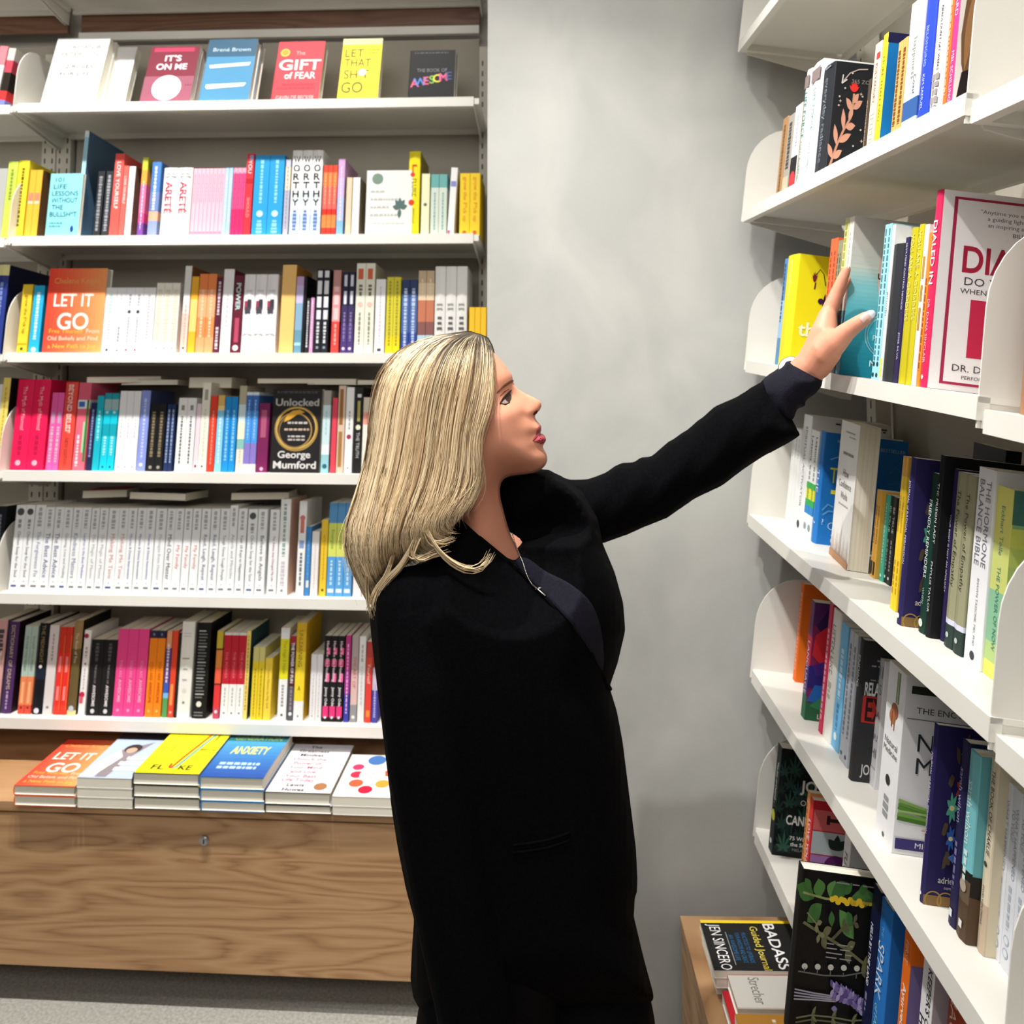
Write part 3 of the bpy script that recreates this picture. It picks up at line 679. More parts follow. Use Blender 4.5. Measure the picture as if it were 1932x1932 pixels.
tc = ['#5a5e66'] * 2 + ['#8a90b8'] + ['#44558c'] * 2 + ['#8c9aa0', '#7c86a8', '#6c78c0'] + ['#b4b8b0'] * 2 + ['#d89a90'] * 2 + ['#4a6aa8'] * 3 + ['#b4bcc6', '#3a4048'] + ['#e0847c'] * 3 + ['#4c5a86'] * 2 + ['#6a7078', '#a6aab2', '#3e464a', '#6a7480', '#4a5058', '#a83a5c']
tn = ['grey'] * 2 + ['lavender'] + ['navy'] * 2 + ['grey green', 'slate blue', 'violet blue'] + ['pale sage'] * 2 + ['blush'] * 2 + ['mid blue'] * 3 + ['silver', 'black'] + ['coral'] * 3 + ['dark blue'] * 2 + ['dark grey', 'faint grey', 'charcoal', 'blue grey', 'near-black', 'crimson']
for i, ((x0, x1, yt), t, c, n) in enumerate(zip(ser, tt, tc, tn)):
    badge = i in (0, 1, 25)
    its = [T(t, c, .31, .84, .5), B('#7c7c80' if i % 5 else '#4c5c8c', .93, .955, .2, .75), D('#c9ccd0', .89, .1)]
    its += [D('#55575a', .08, .36), G('#9a9a9c', .17, .28, .4)] if badge else [G('#b4b4b6', .03, .25, .4)]
    stock(S5, [(x0, x1, yt, 1, '#f3f4f5', ORD[i + 1] + ' white spine from left, with ' + n + ' title', its)], 'white series paperbacks on the fifth shelf')
stock(S5, [
 (521, 541, 942, 1, W_, 'tall white hardcover after the series', [G('#7a9a94', .05, .6, .28), G('#cfc6d2', .65, .9, .4), D('#8c8c90', .95, .14)], dict(hard=True, fc='#e8bca8')),
 (557, 572, 946, 1, W_, 'white paperback with red flower art', [D('#c8584a', .18, .34), B('#d87a72', .16, .34, .25, .75), B('#8aa0d0', .42, .5, .2, .8), G('#6c7480', .55, .9, .34)]),
 (573, 583, 994, 1, '#3f84c6', 'short thin blue paperback', [G('#7ab2e2', .2, .8, .2), B('#e8e4d8', .78, .88, .3, .8)]),
 (584, 598, 1003, 1, '#f1ece8', 'short white paperback left of mustard spine', [G('#e2d0d4', .2, .9, .2)]),
 (601, 614, 981, 1, '#f0c838', 'mustard yellow paperback', [G('#d2a41c', .2, .8, .2), D('#6a5a18', .92, .2)]),
 (615, 662, 949, 3, [(0, '#5a96c8'), (.22, '#dce46a'), (.58, '#5aa4e2')], 'light blue paperback with yellow-green band', [T('Energize', '#8a9a4a', .24, .55, .5), G('#c2e4fa', .62, .88, .32), B('#e6f4fc', .92, .96, .15, .85)]),
 (665, 681, 1040, 1, '#f4eeec', 'white paperback with small black ring', [D('#222222', .3, .25), D('#f4eeec', .3, .14)]),
 (682, 698, 1030, 1, '#f0d8d0', 'pale peach paperback behind blonde hair', []),
], 'books on the fifth shelf of the back bookcase')
# sixth shelf
stock(S6, [
 (1, 20, 1173, 1, '#4e2e62', 'purple hardcover with white lettering', [T('DICTIONARY OF DREAMS', '#dcc8a8', .04, .74, .4), G('#c0a8d0', .76, .95, .22)], dict(hard=True, fc='#24121f')),
 (32, 57, 1181, 2, [(0, '#b4ccc0'), (.58, '#f08a5c'), (.9, '#e0503c')], 'mint and orange paperback', [T('IN CASE YOU MISSED', '#5c7a6c', .12, .52, .4), B('#fcb880', .64, .88, .3, .7), D('#7a2c20', .93, .16)]),
 (59, 78, 1176, 1, [(0, '#121418'), (.5, '#1c2438'), (.62, '#12161e')], 'black hardcover with gold lettering', [T('THE MIDNIGHT', '#a89468', .02, .44, .45), D('#e8e6e2', .48, .16), D('#e2e2f0', .96, .26)], dict(hard=True)),
 (79, 97, 1180, 1, '#e4dedd', 'greyish white paperback between black and red', [G('#a8a2a2', .1, .4, .22), D('#8a8484', .92, .14)]),
 (99, 124, 1183, 2, [(0, '#d83a2a'), (.3, '#f0342e'), (.9, '#fa4030')], 'red paperback with orange stripe', [B('#f88a8a', .34, .52, .25, .65), B('#f88a8a', .68, .84, .25, .65), B('#f08a30', .1, .95, .85, .97)]),
 (125, 142, 1171, 1, [(0, '#a08458'), (.3, '#6c5c38'), (.95, '#eadc9c')], 'olive gold hardcover with cream lettering', [T('The Book of You', '#efe0c0', .13, .45, .5), D('#c9ccd4', .93, .3)], dict(hard=True, fc='#1c1a12')),
 (146, 159, 1189, 1, W_, 'white paperback with red roses', [D('#a82a4c', .07, .34, .35), G('#b4aeb0', .2, .33, .4), D('#444448', .4, .14), G('#c4c8d0', .45, .7, .24), D('#c8284c', .76, .4, .4), B('#e0586c', .78, .86, .1, .6)]),
 (161, 210, 1207, 2, '#1b1b1d', 'black paperback with white script capitals', [G('#55565a', .05, .3, .3), T('THE BOOK OF', '#9a9a9c', .33, .58, .3), T('AWESOME', '#eeeeee', .6, .88, .62, .02), D('#dcdcdc', .94, .16)]),
 (211, 270, 1187, 3, '#f04a94', 'hot pink paperback with pale script', [T('YOU ARE', '#f9a0c8', .36, .56, .36), T('AWESOME', '#fbb4d4', .58, .84, .62, .02), D('#fa9cc8', .93, .14)]),
 (272, 302, 1190, 2, [(0, '#2a2a44'), (.09, '#f88a1c')], 'orange paperback with navy top block', [B('#7a8aa0', .03, .06, .4, .6), T('YOU ARE', '#c8600c', .36, .58, .34), T('AWESOME', '#c8400c', .6, .84, .6, .01), D('#fbc068', .93, .16)]),
 (304, 314, 1191, 1, [(0, '#e8a07a'), (.2, '#5a4a9a'), (.6, '#3a5cc0'), (.72, '#7ac0f0'), (.78, '#5aa058')], 'thin multicoloured paperback', [G('#f0dcea', .15, .6, .45)]),
 (315, 326, 1190, 1, '#e64a30', 'thin tomato red paperback', [B('#f8a05a', .62, .86, .25, .7), D('#fac0b0', .94, .2)]),
 (327, 332, 1194, 1, '#24221f', 'very thin black paperback', []),
 (332, 357, 1173, 1, '#efedec', 'thick white hardcover with sparse print', [B('#b9b5b4', .12, .125, .2, .8), B('#b9b5b4', .15, .155, .2, .8), B('#8c8888', .38, .39, .2, .75), B('#8c8888', .49, .5, .3, .65), B('#a8a4a4', .6, .61, .3, .65), D('#d8d4d4', .72, .16), D('#88848a', .84, .1)], dict(hard=True)),
 (360, 388, 1175, 1, '#141515', 'thick black hardcover filled with grey print', [q for f in range(22) for q in [B('#77787a' if f % 5 else '#b2b2b0', .08 + f * .033, .093 + f * .033, .22, .8 if f % 3 else .7)]] + [D('#e4e4e2', .85, .18), B('#8a8a8a', .93, .94, .2, .8), B('#8a8a8a', .96, .97, .2, .8)], dict(hard=True, fc='#0d0d0e')),
 (400, 412, 1191, 1, [(0, '#c8b038'), (.2, '#6a2a20'), (.22, '#e08a40'), (.42, '#ee6048'), (.6, '#6a2a20'), (.62, '#e23a40'), (.88, '#c84a68')], 'paperback of yellow, orange and red blocks', [D('#f8e0e6', .92, .24)]),
 (414, 457, 1194, 3, [(0, '#e2dcda'), (.03, '#c42236'), (.6, '#f2f2f2')], 'red and white split paperback', [T('THE POWER', '#ee7a84', .2, .56, .34), G('#b4b8c4', .64, .85, .22), D('#8c94a4', .93, .14)]),
 (457, 465, 1191, 1, '#f8dc78', 'thin pale yellow paperback with teal cover', [G('#b08a30', .05, .9, .3)], dict(fc='#1d4a54')),
 (471, 494, 1221, 2, [(0, '#dccf84'), (.2, '#efd02e')], 'small yellow paperback', [G('#a8901c', .3, .95, .22)]),
 (495, 509, 1242, 1, '#f6d446', 'shortest yellow paperback', [T('Love Notes to My Self', '#b8923a', .06, .95, .4)]),
 (522, 539, 1185, 1, [(0, '#efeeec'), (.12, '#ece22a'), (.56, W_)], 'white paperback with yellow upper half', [T('The High 5 Habit', '#a8a018', .14, .5, .5), G('#a4a4a6', .62, .85, .3), D('#55575a', .94, .14)]),
 (541, 552, 1200, 1, [(0, '#a82a3c'), (.1, '#5a2230'), (.6, '#55555c')], 'burgundy paperback with white block capitals', [T('THE POWER OF FUN', W_, .08, .56, .55, .02), G('#9a8a92', .6, .88, .4), D('#f0eeee', .92, .3)]),
 (552, 571, 1175, 1, [(0, '#e2b82c'), (.3, '#fadc34'), (.8, '#f4f2f0')], 'tall yellow hardcover with white base', [T('UNLEARNING', '#8a6a1c', .08, .45, .44), K('A', '#8a6a1c', .64, .7, .3), D('#8c8c8c', .95, .1)], dict(hard=True, fc='#dcae18')),
 (582, 605, 1235, 2, '#eeeaea', 'short white paperback', [G('#d2cccc', .3, .95, .2), D('#b4aeae', .92, .14)]),
 (606, 645, 1200, 3, '#1d1a1c', 'black paperback with pink blocks', [B('#ee6a9c', .14, .22, .4, .95), B('#e85a90', .28, .36, .2, .95), B('#ee6a9c', .44, .54, .4, .95), T('How To Do Nothing', '#f4dce6', .04, .56, .5, .015), T('Jenny Odell', W_, .6, .84, .5, .015), B('#ee3a80', .82, .95, .1, .95), D('#f8f4f6', .95, .18)]),
 (647, 657, 1199, 1, [(0, '#c23a84'), (.4, '#aa3a98'), (.68, '#3c44a8')], 'magenta to blue thin paperback', [G('#f2b8e0', .1, .9, .3)]),
 (659, 672, 1200, 1, [(0, '#b8a8a6'), (.4, '#e4c0bc'), (.8, '#9c9a9a')], 'dusty pink and grey paperback', [T('THE ART OF', '#d8685c', .1, .75, .45), D('#f2f0f0', .94, .24)]),
 (673, 686, 1201, 1, '#efedea', 'white paperback right of dusty pink spine', [G('#b4b0ac', .1, .3, .3), G('#cfd4d8', .35, .8, .3)]),
 (687, 699, 1211, 1, [(0, '#b8443c'), (.2, '#d8503c'), (.4, '#e8443c')], 'red paperback beside black sleeve', [T('Yourself', '#fbd2cc', .2, .6, .5), B('#f2903c', .85, .93, .2, .8)]),
 (700, 711, 1262, 1, [(0, '#d8c8dc'), (.4, '#4a48a8')], 'indigo paperback beside black sleeve', [G('#b8b8e8', .3, .9, .4)]),
], 'books on the sixth shelf of the back bookcase')
# top shelf, covers facing out
g1 = 'books facing out on the top shelf'
LB = R(13)
face_out(S1, 75, 178, 60, .03, 'white paperback facing out at left', [FG('#b9b4b4', .2, .8, .94, .02), FT('JORDAN B.', '#7f7979', .52, .85, .06, .76), FT('PETERSON', '#7f7979', .5, .75, .06, .76), FT('12 RULES', '#5f5a5a', .52, .56, .06, .6), FT('FOR LIFE', '#5f5a5a', .5, .45, .06, .56), FT('an antidote to chaos', '#8a8686', .5, .33, .03, .62), FG('#d6d4d4', .2, .8, .16, .015), FG('#d6d4d4', .3, .7, .12, .015)], g1, bands='#d8d6d5', fc='#dedcdc', lean=LB, behind=1, v=.012)
face_out(S1, 182, 232, 78, .026, 'white paperback half hidden, second from left', [FT('12', '#b9b4b4', .6, .7, .06), FT('LIFE', '#b9b4b4', .6, .6, .05)], g1, bands='#d8d6d2', fc='#efeeec', lean=LB, v=.06)
face_out(S1, 262, 357, 78, .022, 'maroon paperback facing out with white disc', [FR('#a82c50', .08, .9, .9, .98), FT("IT'S", '#e4d8da', .5, .79, .1, .38, .02), FT('ON ME', '#e4d8da', .5, .64, .1, .62, .02), FR('#8c4a5c', 0.001, .999, 0.001, .47), FC('#f6f4f4', .48, .27, .29), FG('#7a2c44', .84, .97, .3, .03)], g1, bands='#4a1424', fc='#70182e', lean=LB, behind=1, v=.02)
face_out(S1, 373, 468, 63, .028, 'teal blue hardcover facing out with cream bars', [FT('Brené Brown', '#b8cbd2', .5, .84, .07, .76), FR('#27506a', .001, .999, .72, .999), FT('Brené Brown', '#b8cbd2', .5, .83, .06, .76), FP('#efe8c0', [(.12, .53), (.9, .57), (.92, .62), (.1, .58)]), FP('#efe8c0', [(.1, .22), (.14, .2), (.86, .24), (.9, .29), (.84, .29), (.1, .27)])], g1, bands='#24465c', fc='#3f7ea4', lean=LB, behind=1, hard=True, v=.012)
face_out(S1, 510, 600, 68, .03, 'red paperback facing out with white title', [FC('#e2b43c', .17, .81, .1), FC('#c88a2c', .17, .81, .07), FT('The', '#f2b0a8', .5, .8, .06), FT('GIFT', '#f2dcd8', .52, .6, .17, .9, .02), FT('of FEAR', '#f2dcd8', .55, .42, .11, .66, .015), FG('#b02436', .2, .85, .26, .03), FG('#b02436', .1, .9, .2, .03), FT('GAVIN DE BECKER', '#f4c0bc', .5, .05, .07, .8)], g1, bands='#b8202c', fc='#e2323e', lean=LB, v=.014)
face_out(S1, 635, 712, 62, .03, 'yellow paperback facing out with black capitals', [FR('#e2d4a0', .001, .999, .9, .999), FT('LET', '#4a430e', .32, .76, .13, .46), FT('THAT', '#4a430e', .42, .6, .13, .66), FT('SH T', '#4a430e', .42, .41, .14, .62), FC('#f6f2dc', .56, .44, .1), FT('GO', '#4a430e', .34, .2, .17, .52), FG('#b8a818', .66, .94, .8, .02), FG('#b8a818', .66, .94, .75, .02), FR('#e2cc18', .7, .95, .2, .3)], g1, bands='#d8b81c', fc='#fae51e', lean=LB, v=.014)
face_out(S1, 769, 856, 90, .022, 'black paperback facing out with rainbow title', [FG('#55555a', .1, .85, .93, .03), FT('THE BOOK OF', '#8a8a90', .5, .6, .07, .66)] + [FT(ch, c, .13 + i * .125, .35 + i * .022, .15, None, .02, .06) for i, (ch, c) in enumerate(zip('AWESOME', ['#ee6a8c', '#5a8ae0', '#e86a8c', '#8ac05a', '#f0e04a', '#ee6a9c', '#4a5a8a']))], g1, bands='#08080a', fc='#0d0d0f', lean=R(8), behind=1, v=.03)
# books of the neighbouring bay that show at the left edge
gN = 'books in the left neighbouring bay'
stock(NSH[1], [(-22, 0, 318, 1, '#b9b9b4', 'pale grey paperback', [], dict(v=.03)), (0, 19, 305, 1, '#c9e05a', 'lime green paperback', [G('#8a9a3c', .1, .5, .3)], dict(v=.03))], gN)
stock(NSH[2], [(-20, 0, 500, 1, [(0, '#efe6a0'), (.12, '#2a3a8a')], 'tall navy hardcover with yellow top', [G('#8a9ad0', .2, .8, .3)], dict(v=.02, hard=True, fc='#141c40', D=.2))], gN)
stock(NSH[3], [(-28, -12, 725, 1, '#e8e6e2', 'white paperback', [], dict(v=.02)), (-12, 2, 713, 1, '#f6dc70', 'pale yellow paperback', [G('#c8a840', .1, .9, .2)], dict(v=.02, fc='#1a1714'))], gN)
stock(NSH[4], [(-24, -4, 955, 1, '#1a1a22', 'black paperback', [G('#8c8c9a', .1, .8, .3)], dict(v=.03, fc='#16181c'))], gN)
stock(NSH[5], [(-24, -3, 1170, 1, '#d8a4a4', 'dusty pink patterned paperback', [G('#4a4a4c', .1, .9, .6)], dict(v=.03, fc='#6c6a6c'))], gN)
stock(NSH[0], [(-26, -10, 86, 1, [(0, '#e88a94'), (.3, '#e8e6e2'), (.7, '#b8a0b4')], 'pink and white paperback', [], dict(lean=.1, v=.03)), (-8, 6, 90, 1, [(0, '#d8d2ca'), (.2, '#c84a5c'), (.4, '#2a241e'), (.7, '#d83a3a'), (.85, '#7a84c8')], 'multicoloured striped paperback', [], dict(lean=.1, v=.03))], gN)
# ------------------------------------------------------------------ books laid flat on top of the rows
def flat_book(P, ang, L, Wd, th, bands, label, group, tiltx=0, **kw):
    """front cover up, spine to the left, lower edge towards the viewer; P = front left lower corner"""
    M = Matrix.Translation(P) @ Matrix.Rotation(ang, 4, 'Z') @ Matrix.Rotation(tiltx, 4, 'X') @ frame_matrix((0, 0, 0), (0, 0, 1), (1, 0, 0), (0, 1, 0))
    return make_book(M, th, L, Wd, bands, check(label), group, **kw)
gf = 'books laid flat on top of the shelved rows'
def lay(sh, px, v, w, ang, L, Wd, th, bands, look, **kw):
    u = sh.u_of(px, v); return flat_book(sh.pt(u, v, w), -aL + ang, L, Wd, th, bands, look + ', ' + sh.name, gf, tiltx=-TL, **kw)
lay(S4, 148, .05, .242, .25, .15, .2, .018, '#c8505c', 'pink and white book lying flat above watermelon spine', fc='#e8e0dc')
lay(S4, 215, .08, .238, .1, .13, .16, .016, '#2a2622', 'dark book lying flat above the turquoise spines', fc='#8a8478')
lay(S4, 345, .09, .2315, 0, .12, .125, .03, '#c49560', 'kraft brown block lying flat above white pair', fc='#b8885a')
lay(S4, 476, .05, .243, .06, .13, .17, .014, '#b8845a', 'tan book lying flat left of black cover', fc='#c9a27a')
lay(S4, 572, .06, .2405, -.05, .13, .14, .018, '#232020', 'black book lying flat above black cover', fc='#2a2726')
lay(S4, 668, .06, .2405, .05, .13, .12, .014, '#3a3430', 'charcoal book lying flat behind blonde hair', fc='#4a4440')
lay(S5, 140, .07, .2465, .2, .13, .12, .02, '#d8d4cc', 'white and red book lying flat over white series', fc='#b84a58')
lay(S5, 230, .06, .2465, -.1, .13, .17, .02, '#3a332c', 'brown-black book lying flat over white series', fc='#4a4038')
lay(S5, 425, .06, .2465, .12, .13, .16, .02, '#5a5048', 'taupe book lying flat over white series', fc='#6a5f55')
# ------------------------------------------------------------------ piles on the oak cabinet
def pile(x0, x1, ys, covers, look, bands, fc, items, hard, D_, names=None, Y=2.165):
    """ys: photo heights of the front edges from the top down to the cabinet top"""
    a = at(x0, ys[-1], Y); b = at(x1, ys[-1], Y); Wd = (b.x - a.x)
    n = len(ys) - 1; zt = CT + .0005; ths = [at(x0, ys[i], Y).z - at(x0, ys[i + 1], Y).z for i in range(n)]
    z = zt
    for i in range(n - 1, -1, -1):
        pos = 'topmost' if i == 0 else ('bottom' if i == n - 1 else 'middle')
        lab = '%s %s, %s of its pile on the oak cabinet' % (look, 'hardcover' if hard else 'paperback', pos)
        flat_book(Vector((a.x + .002 * i, a.y - (a.x + 1.2) * 0.05, z)), -aL, D_, Wd, ths[i] - .0006, bands, lab, 'book piles on the oak cabinet', fc=fc, items=items, hard=hard, bc=bands if isinstance(bands, str) else None)
        z += ths[i]
pile(25, 143, [1468, 1487, 1507], 0, 'orange lettered', '#ec6a3a', '#fa7a4a', grad_lr('#fa4b36', '#fda060') + LETIT, True, .23)
pile(146, 252, [1454, 1474, 1492, 1511], 0, 'pale blue photo-cover', '#e8e6da', '#b4c4e6', [FP('#8c8488', [(.3, .02), (.5, .02), (.62, .5), (.8, .8), (.3, .6)]), FP('#f2f0ee', [(.02, .02), (.25, .02), (.45, .45), (.3, .6), (.1, .3)]), FC('#3a302e', .5, .64, .16), FC('#cfa892', .5, .6, .1), FR('#2c2c34', .001, .999, .85, .999), FG('#f4f6fb', .56, .95, .4, .06), FG('#f4f6fb', .5, .95, .28, .07), FG('#f4f6fb', .5, .95, .16, .07)], False, .225)
pile(254, 380, [1446, 1469, 1492, 1515], 0, 'bright yellow', '#23241c', '#f6ee1e', [FT('FL', '#2a2a12', .3, .12, .09, .2, .02), FT('KE', '#2a2a12', .72, .12, .09, .2, .02), FL('#d8481c', [(.46, .2), (.47, .12), (.5, .1), (.55, .3), (.75, 1)], .035), FL('#3a92c8', [(.53, .1), (.57, .12), (.62, .3), (.82, 1)], .03), FL('#2a2a12', [(.85, .98), (.84, .7)], .02), FL('#8a8a1c', [(.3, .8), (.28, .45), (.5, .42)], .015), FT('BRIAN KLAAS', '#5a5818', .85, .5, .05, .26), FL('#8a8a1c', [(.7, .3), (.8, .32), (.82, .38), (.95, .38)], .015)], True, .235)
pile(382, 503, [1456, 1480, 1502, 1521], 0, 'blue jacketed', '#3a86c4', '#2f6cbc', grad_ud('#2c56a8', '#4aa0d8', 0.001, .75) + [FR('#2f7078', .001, .999, .75, .999), FT('GENERATION', '#8aa048', .5, .82, .1, .8, .015), FT('ANXIETY', '#f2ec6a', .5, .55, .16, .62, .02), FG('#b8d8f0', .15, .8, .24, .05), FG('#b8d8f0', .15, .78, .16, .05)], True, .235)
pile(505, 629, [1484, 1508, 1524], 0, 'white-jacketed', '#2a2626', '#eeeaf0', [FT(s_, c_, .14 + .27, .93 - i * .088, .058, None, .012) for i, (s_, c_) in enumerate([('The', '#3a3438'), ('Greatness', '#3a3438'), ('Mindset', '#3a3438'), ('Unlock the', '#e0788a'), ('Power of', '#e0788a'), ('Your Mind', '#e0788a'), ('and Live', '#e0788a'), ('Your Best', '#e0788a'), ('Life Today', '#e0788a'), ('Lewis', '#3a3438'), ('Howes', '#3a3438')])] + [FC('#a8744c', .8, .12, .1)], True, .235)
pile(632, 745, [1493, 1512, 1528], 0, 'white flower-splash', '#e9e2e0', '#f6f2ee', [FC('#e2304c', .25, .5, .11), FC('#f0603c', .3, .3, .12), FC('#d81c3c', .5, .16, .12), FC('#f0a03c', .75, .3, .12), FC('#d83a6a', .22, .68, .1), FC('#4a78b8', .5, .86, .16), FC('#e85a34', .8, .55, .1), FC('#f6f2ee', .52, .5, .22), FG('#c8b4b4', .4, .66, .5, .03), FG('#c8b4b4', .42, .64, .42, .03)], False, .2)
# ------------------------------------------------------------------ books on the right bookcase
R1, R2, R3, R4, R5, R6 = RSH
def flower(c, cx, cy, r, n=7, asp=1.3, c2='#e8d8a0'):
    out = []
    for k in range(n):
        a = 2 * math.pi * k / n
        out.append(FP(c, [(cx + (p[0] - 0) * 1, cy + p[1] / asp) for p in leafpoly(0, 0, r, r * .22, a)]))
    return out + [FC(c2, cx, cy, r * .25)]
def sprig(c, pts, leaf, wd=.018, n=5, w2=.3):
    out = [FL(c, pts, wd)]
    for i in range(1, len(pts)):
        for sgn in (1, -1):
            x, y = pts[i]; dx, dy = pts[i][0] - pts[i - 1][0], pts[i][1] - pts[i - 1][1]
            a = math.atan2(dy, dx) + sgn * .8
            out.append(FP(c, [(p[0], p[1]) for p in leafpoly(x, y, leaf, leaf * w2, a)]))
    return out
def cannabis(c, cx, cy, r):
    return [FP(c, [(cx + p[0], cy + p[1] * .68) for p in leafpoly(0, 0, r * l, r * .1, a)]) for a, l in ((1.57, 1), (.9, .9), (2.24, .9), (.25, .7), (2.9, .7), (-.3, .45), (3.45, .45))]
RADI = [FL('#c98f74', [(.06, .02), (.1, .12), (.16, .25), (.24, .38), (.34, .5), (.36, .62), (.36, .72)], .022)]
for x, y, l, a in ((.1, .12, .16, 2.2), (.1, .12, .17, .5), (.15, .24, .2, 1.9), (.17, .27, .22, .4), (.24, .38, .2, 1.75), (.27, .41, .16, .15), (.31, .47, .14, 1.2), (.36, .56, .17, 2.4), (.36, .58, .17, .5), (.36, .63, .12, .9)):
    RADI.append(FP('#d39a80', leafpoly(x, y, l, .035, a)))
RADI += [FP('#e2342e', leafpoly(.35, .73, .1, .014, a)) for a in (.6, .9, 1.2, 1.5, 1.8, 2.1, 2.5)]
RADI += [FL('#b8a89c', [(.16, .82), (.26, .9), (.4, .94), (.55, .95)], .012), FL('#d9d5d0', [(.14, .8), (.15, .88)], .012), FL('#d9d5d0', [(.14, .8), (.22, .84)], .012), FT('365 ZODIAC', '#8a8480', .56, .83, .035, .52)]
RADI += [FC('#c9b8ac', x, y, .012) for x, y in ((.12, .68), (.2, .76), (.5, .7), (.52, .4), (.3, .9), (.6, .55), (.42, .25), (.12, .6))]
RADI += [FP('#c9b8ac', [(x, y + .02), (x + .006, y + .004), (x + .03, y), (x + .006, y - .004), (x, y - .02), (x - .006, y - .004), (x - .03, y), (x - .006, y + .004)]) for x, y in ((.14, .64), (.47, .72), (.3, .12), (.22, .05), (.55, .3))]
gR2 = 'books on the upper shelf of the right bookcase'
PORT = [FR('#efe9e4', .001, .999, .001, .999), FP('#7c5a3c', [(.1, .3), (.06, .5), (.1, .75), (.2, .92), (.42, .99), (.7, .95), (.86, .75), (.92, .45), (.85, .2), (.5, .1), (.2, .14)]), FP('#e2a684', [(.3, .45), (.28, .65), (.34, .82), (.5, .88), (.66, .82), (.72, .62), (.66, .45), (.5, .36)]), FP('#241c1c', [(.05, .01), (.12, .24), (.4, .3), (.5, .24), (.62, .3), (.9, .22), (.95, .01)]), FP('#e2a684', [(.4, .3), (.5, .2), (.62, .3), (.6, .4), (.42, .4)]), FP('#a87c52', leafpoly(.16, .25, .6, .07, 1.45)), FP('#a87c52', leafpoly(.82, .2, .55, .07, 1.65)), FP('#c8423c', leafpoly(.42, .48, .18, .02, .05)), FP('#2a1c18', leafpoly(.36, .67, .1, .02, .1)), FP('#2a1c18', leafpoly(.54, .67, .1, .02, -.1)), FP('#d89070', leafpoly(.48, .54, .12, .02, 1.6)), FC('#c9b8b0', .3, .14, .04), FC('#c9b8b0', .5, .1, .04), FC('#c9b8b0', .7, .14, .04)]
stock(R2, [
 (1463, 1473, 226, 1, '#b08458', 'tan paperback beside the end plate', [G('#7a5830', .1, .95, .35)]),
 (1474, 1485, 221, 1, '#a8a298', 'grey paperback with small photos', [G('#4a443e', .1, .7, .5), B('#c8bda0', .8, .99)]),
 (1486, 1499, 203, 1, '#e9eaee', 'white paperback with black base and red disc', [B('#141416', .62, .98), D('#d8343c', .9, .42), G('#c8c8cc', .1, .5, .3)], dict(fc='#a8842c')),
 (1501, 1511, 137, 1, '#f2f5f4', 'white hardcover with teal title, farther copy', [B('#8a7a78', .05, .16, .1, .9), T('LIFE FORCE', '#148074', .2, .6, .62, .02), T('TONY ROBBINS', '#148074', .62, .95, .5, .015)], dict(hard=True)),
 (1513, 1533, 128, 1, '#f4f7f6', 'white hardcover with teal title, nearer copy', [B('#8a7a78', .05, .16, .1, .9), T('LIFE FORCE', '#148074', .22, .58, .6, .02), T('TONY ROBBINS', '#148074', .62, .95, .5, .015)], dict(hard=True, fc='#e9ecec')),
 (1535, 1556, 133, 1, '#23262c', 'black hardcover with copper flowering sprig', [T('everyday radiance', '#8d9aac', .12, .9, .55), B('#8a94a0', .02, .035, .3, .8)], dict(hard=True, fc='#1f2024', items2=sq(RADI, .62))),
 (1626, 1631, 152, 1, '#4a3c30', 'thin dark brown paperback', [G('#a08a6c', .3, .95, .4)]),
 (1633, 1646, 86, 1, '#f2d2b6', 'peach paperback', [T('POLYAMORY', '#a8645c', .2, .58, .5), B('#c83a3a', .1, .16, .4, .9), G('#e9e4dc', .66, .95, .5)]),
 (1648, 1657, 68, 1, '#f4de2c', 'yellow spined paperback with blue cover', [T('MORE THAN TWO', '#8a7a20', .1, .9, .4)], dict(fc='#1478c0', items2=[FR('#1c1c4a', .001, .999, .91, .999), FT('MORE THAN', '#e8e8f0', .42, .945, .03, .66), FT('I', '#f0ea6a', .4, .62, .12)])),
 (1679, 1697, 82, 2, '#dca860', 'ochre paperback', [G('#7a4c20', .1, .9, .5)]),
 (1698, 1726, 10, 1, [(0, '#f2f1ec'), (.72, '#e8eef4'), (.78, '#2f5a9a'), (.93, '#b8ccdc')], 'tall white paperback with blue base', [T('happiness', '#8a9a8c', .3, .62, .5), T('Coast', '#3a4a6c', .6, .75, .4, .01, .2)]),
 (1728, 1749, -18, 1, '#2746c8', 'royal blue hardcover', [T('BELONGING', '#a8bcf4', .3, .6, .5), T('KIM SAMUEL', '#c8d6fa', .66, .92, .42)], dict(hard=True)),
 (1751, 1774, -45, 1, '#f2eeea', 'white hardcover with black capitals', [T("NERDS DON'T GET WEEKS", '#4a4246', .25, .7, .4, .015, .1), G('#9a9292', .72, .95, .6)], dict(hard=True, fc='#e4d4c8')),
 (1776, 1783, -50, 1, '#f0722e', 'orange paperback', [G('#f9b088', .2, .9, .4)]),
 (1784, 1795, -55, 1, '#ee3a86', 'hot pink spined paperback with portrait cover', [T('HARD', '#fbd0e2', .1, .4, .5), T('MEL SCHILLING', '#fbd0e2', .6, .96, .5)], dict(fc='#efe9e4', items2=sq(PORT, .42))),
], gR2, True)
gR3 = 'books on the hand-height shelf of the right bookcase'
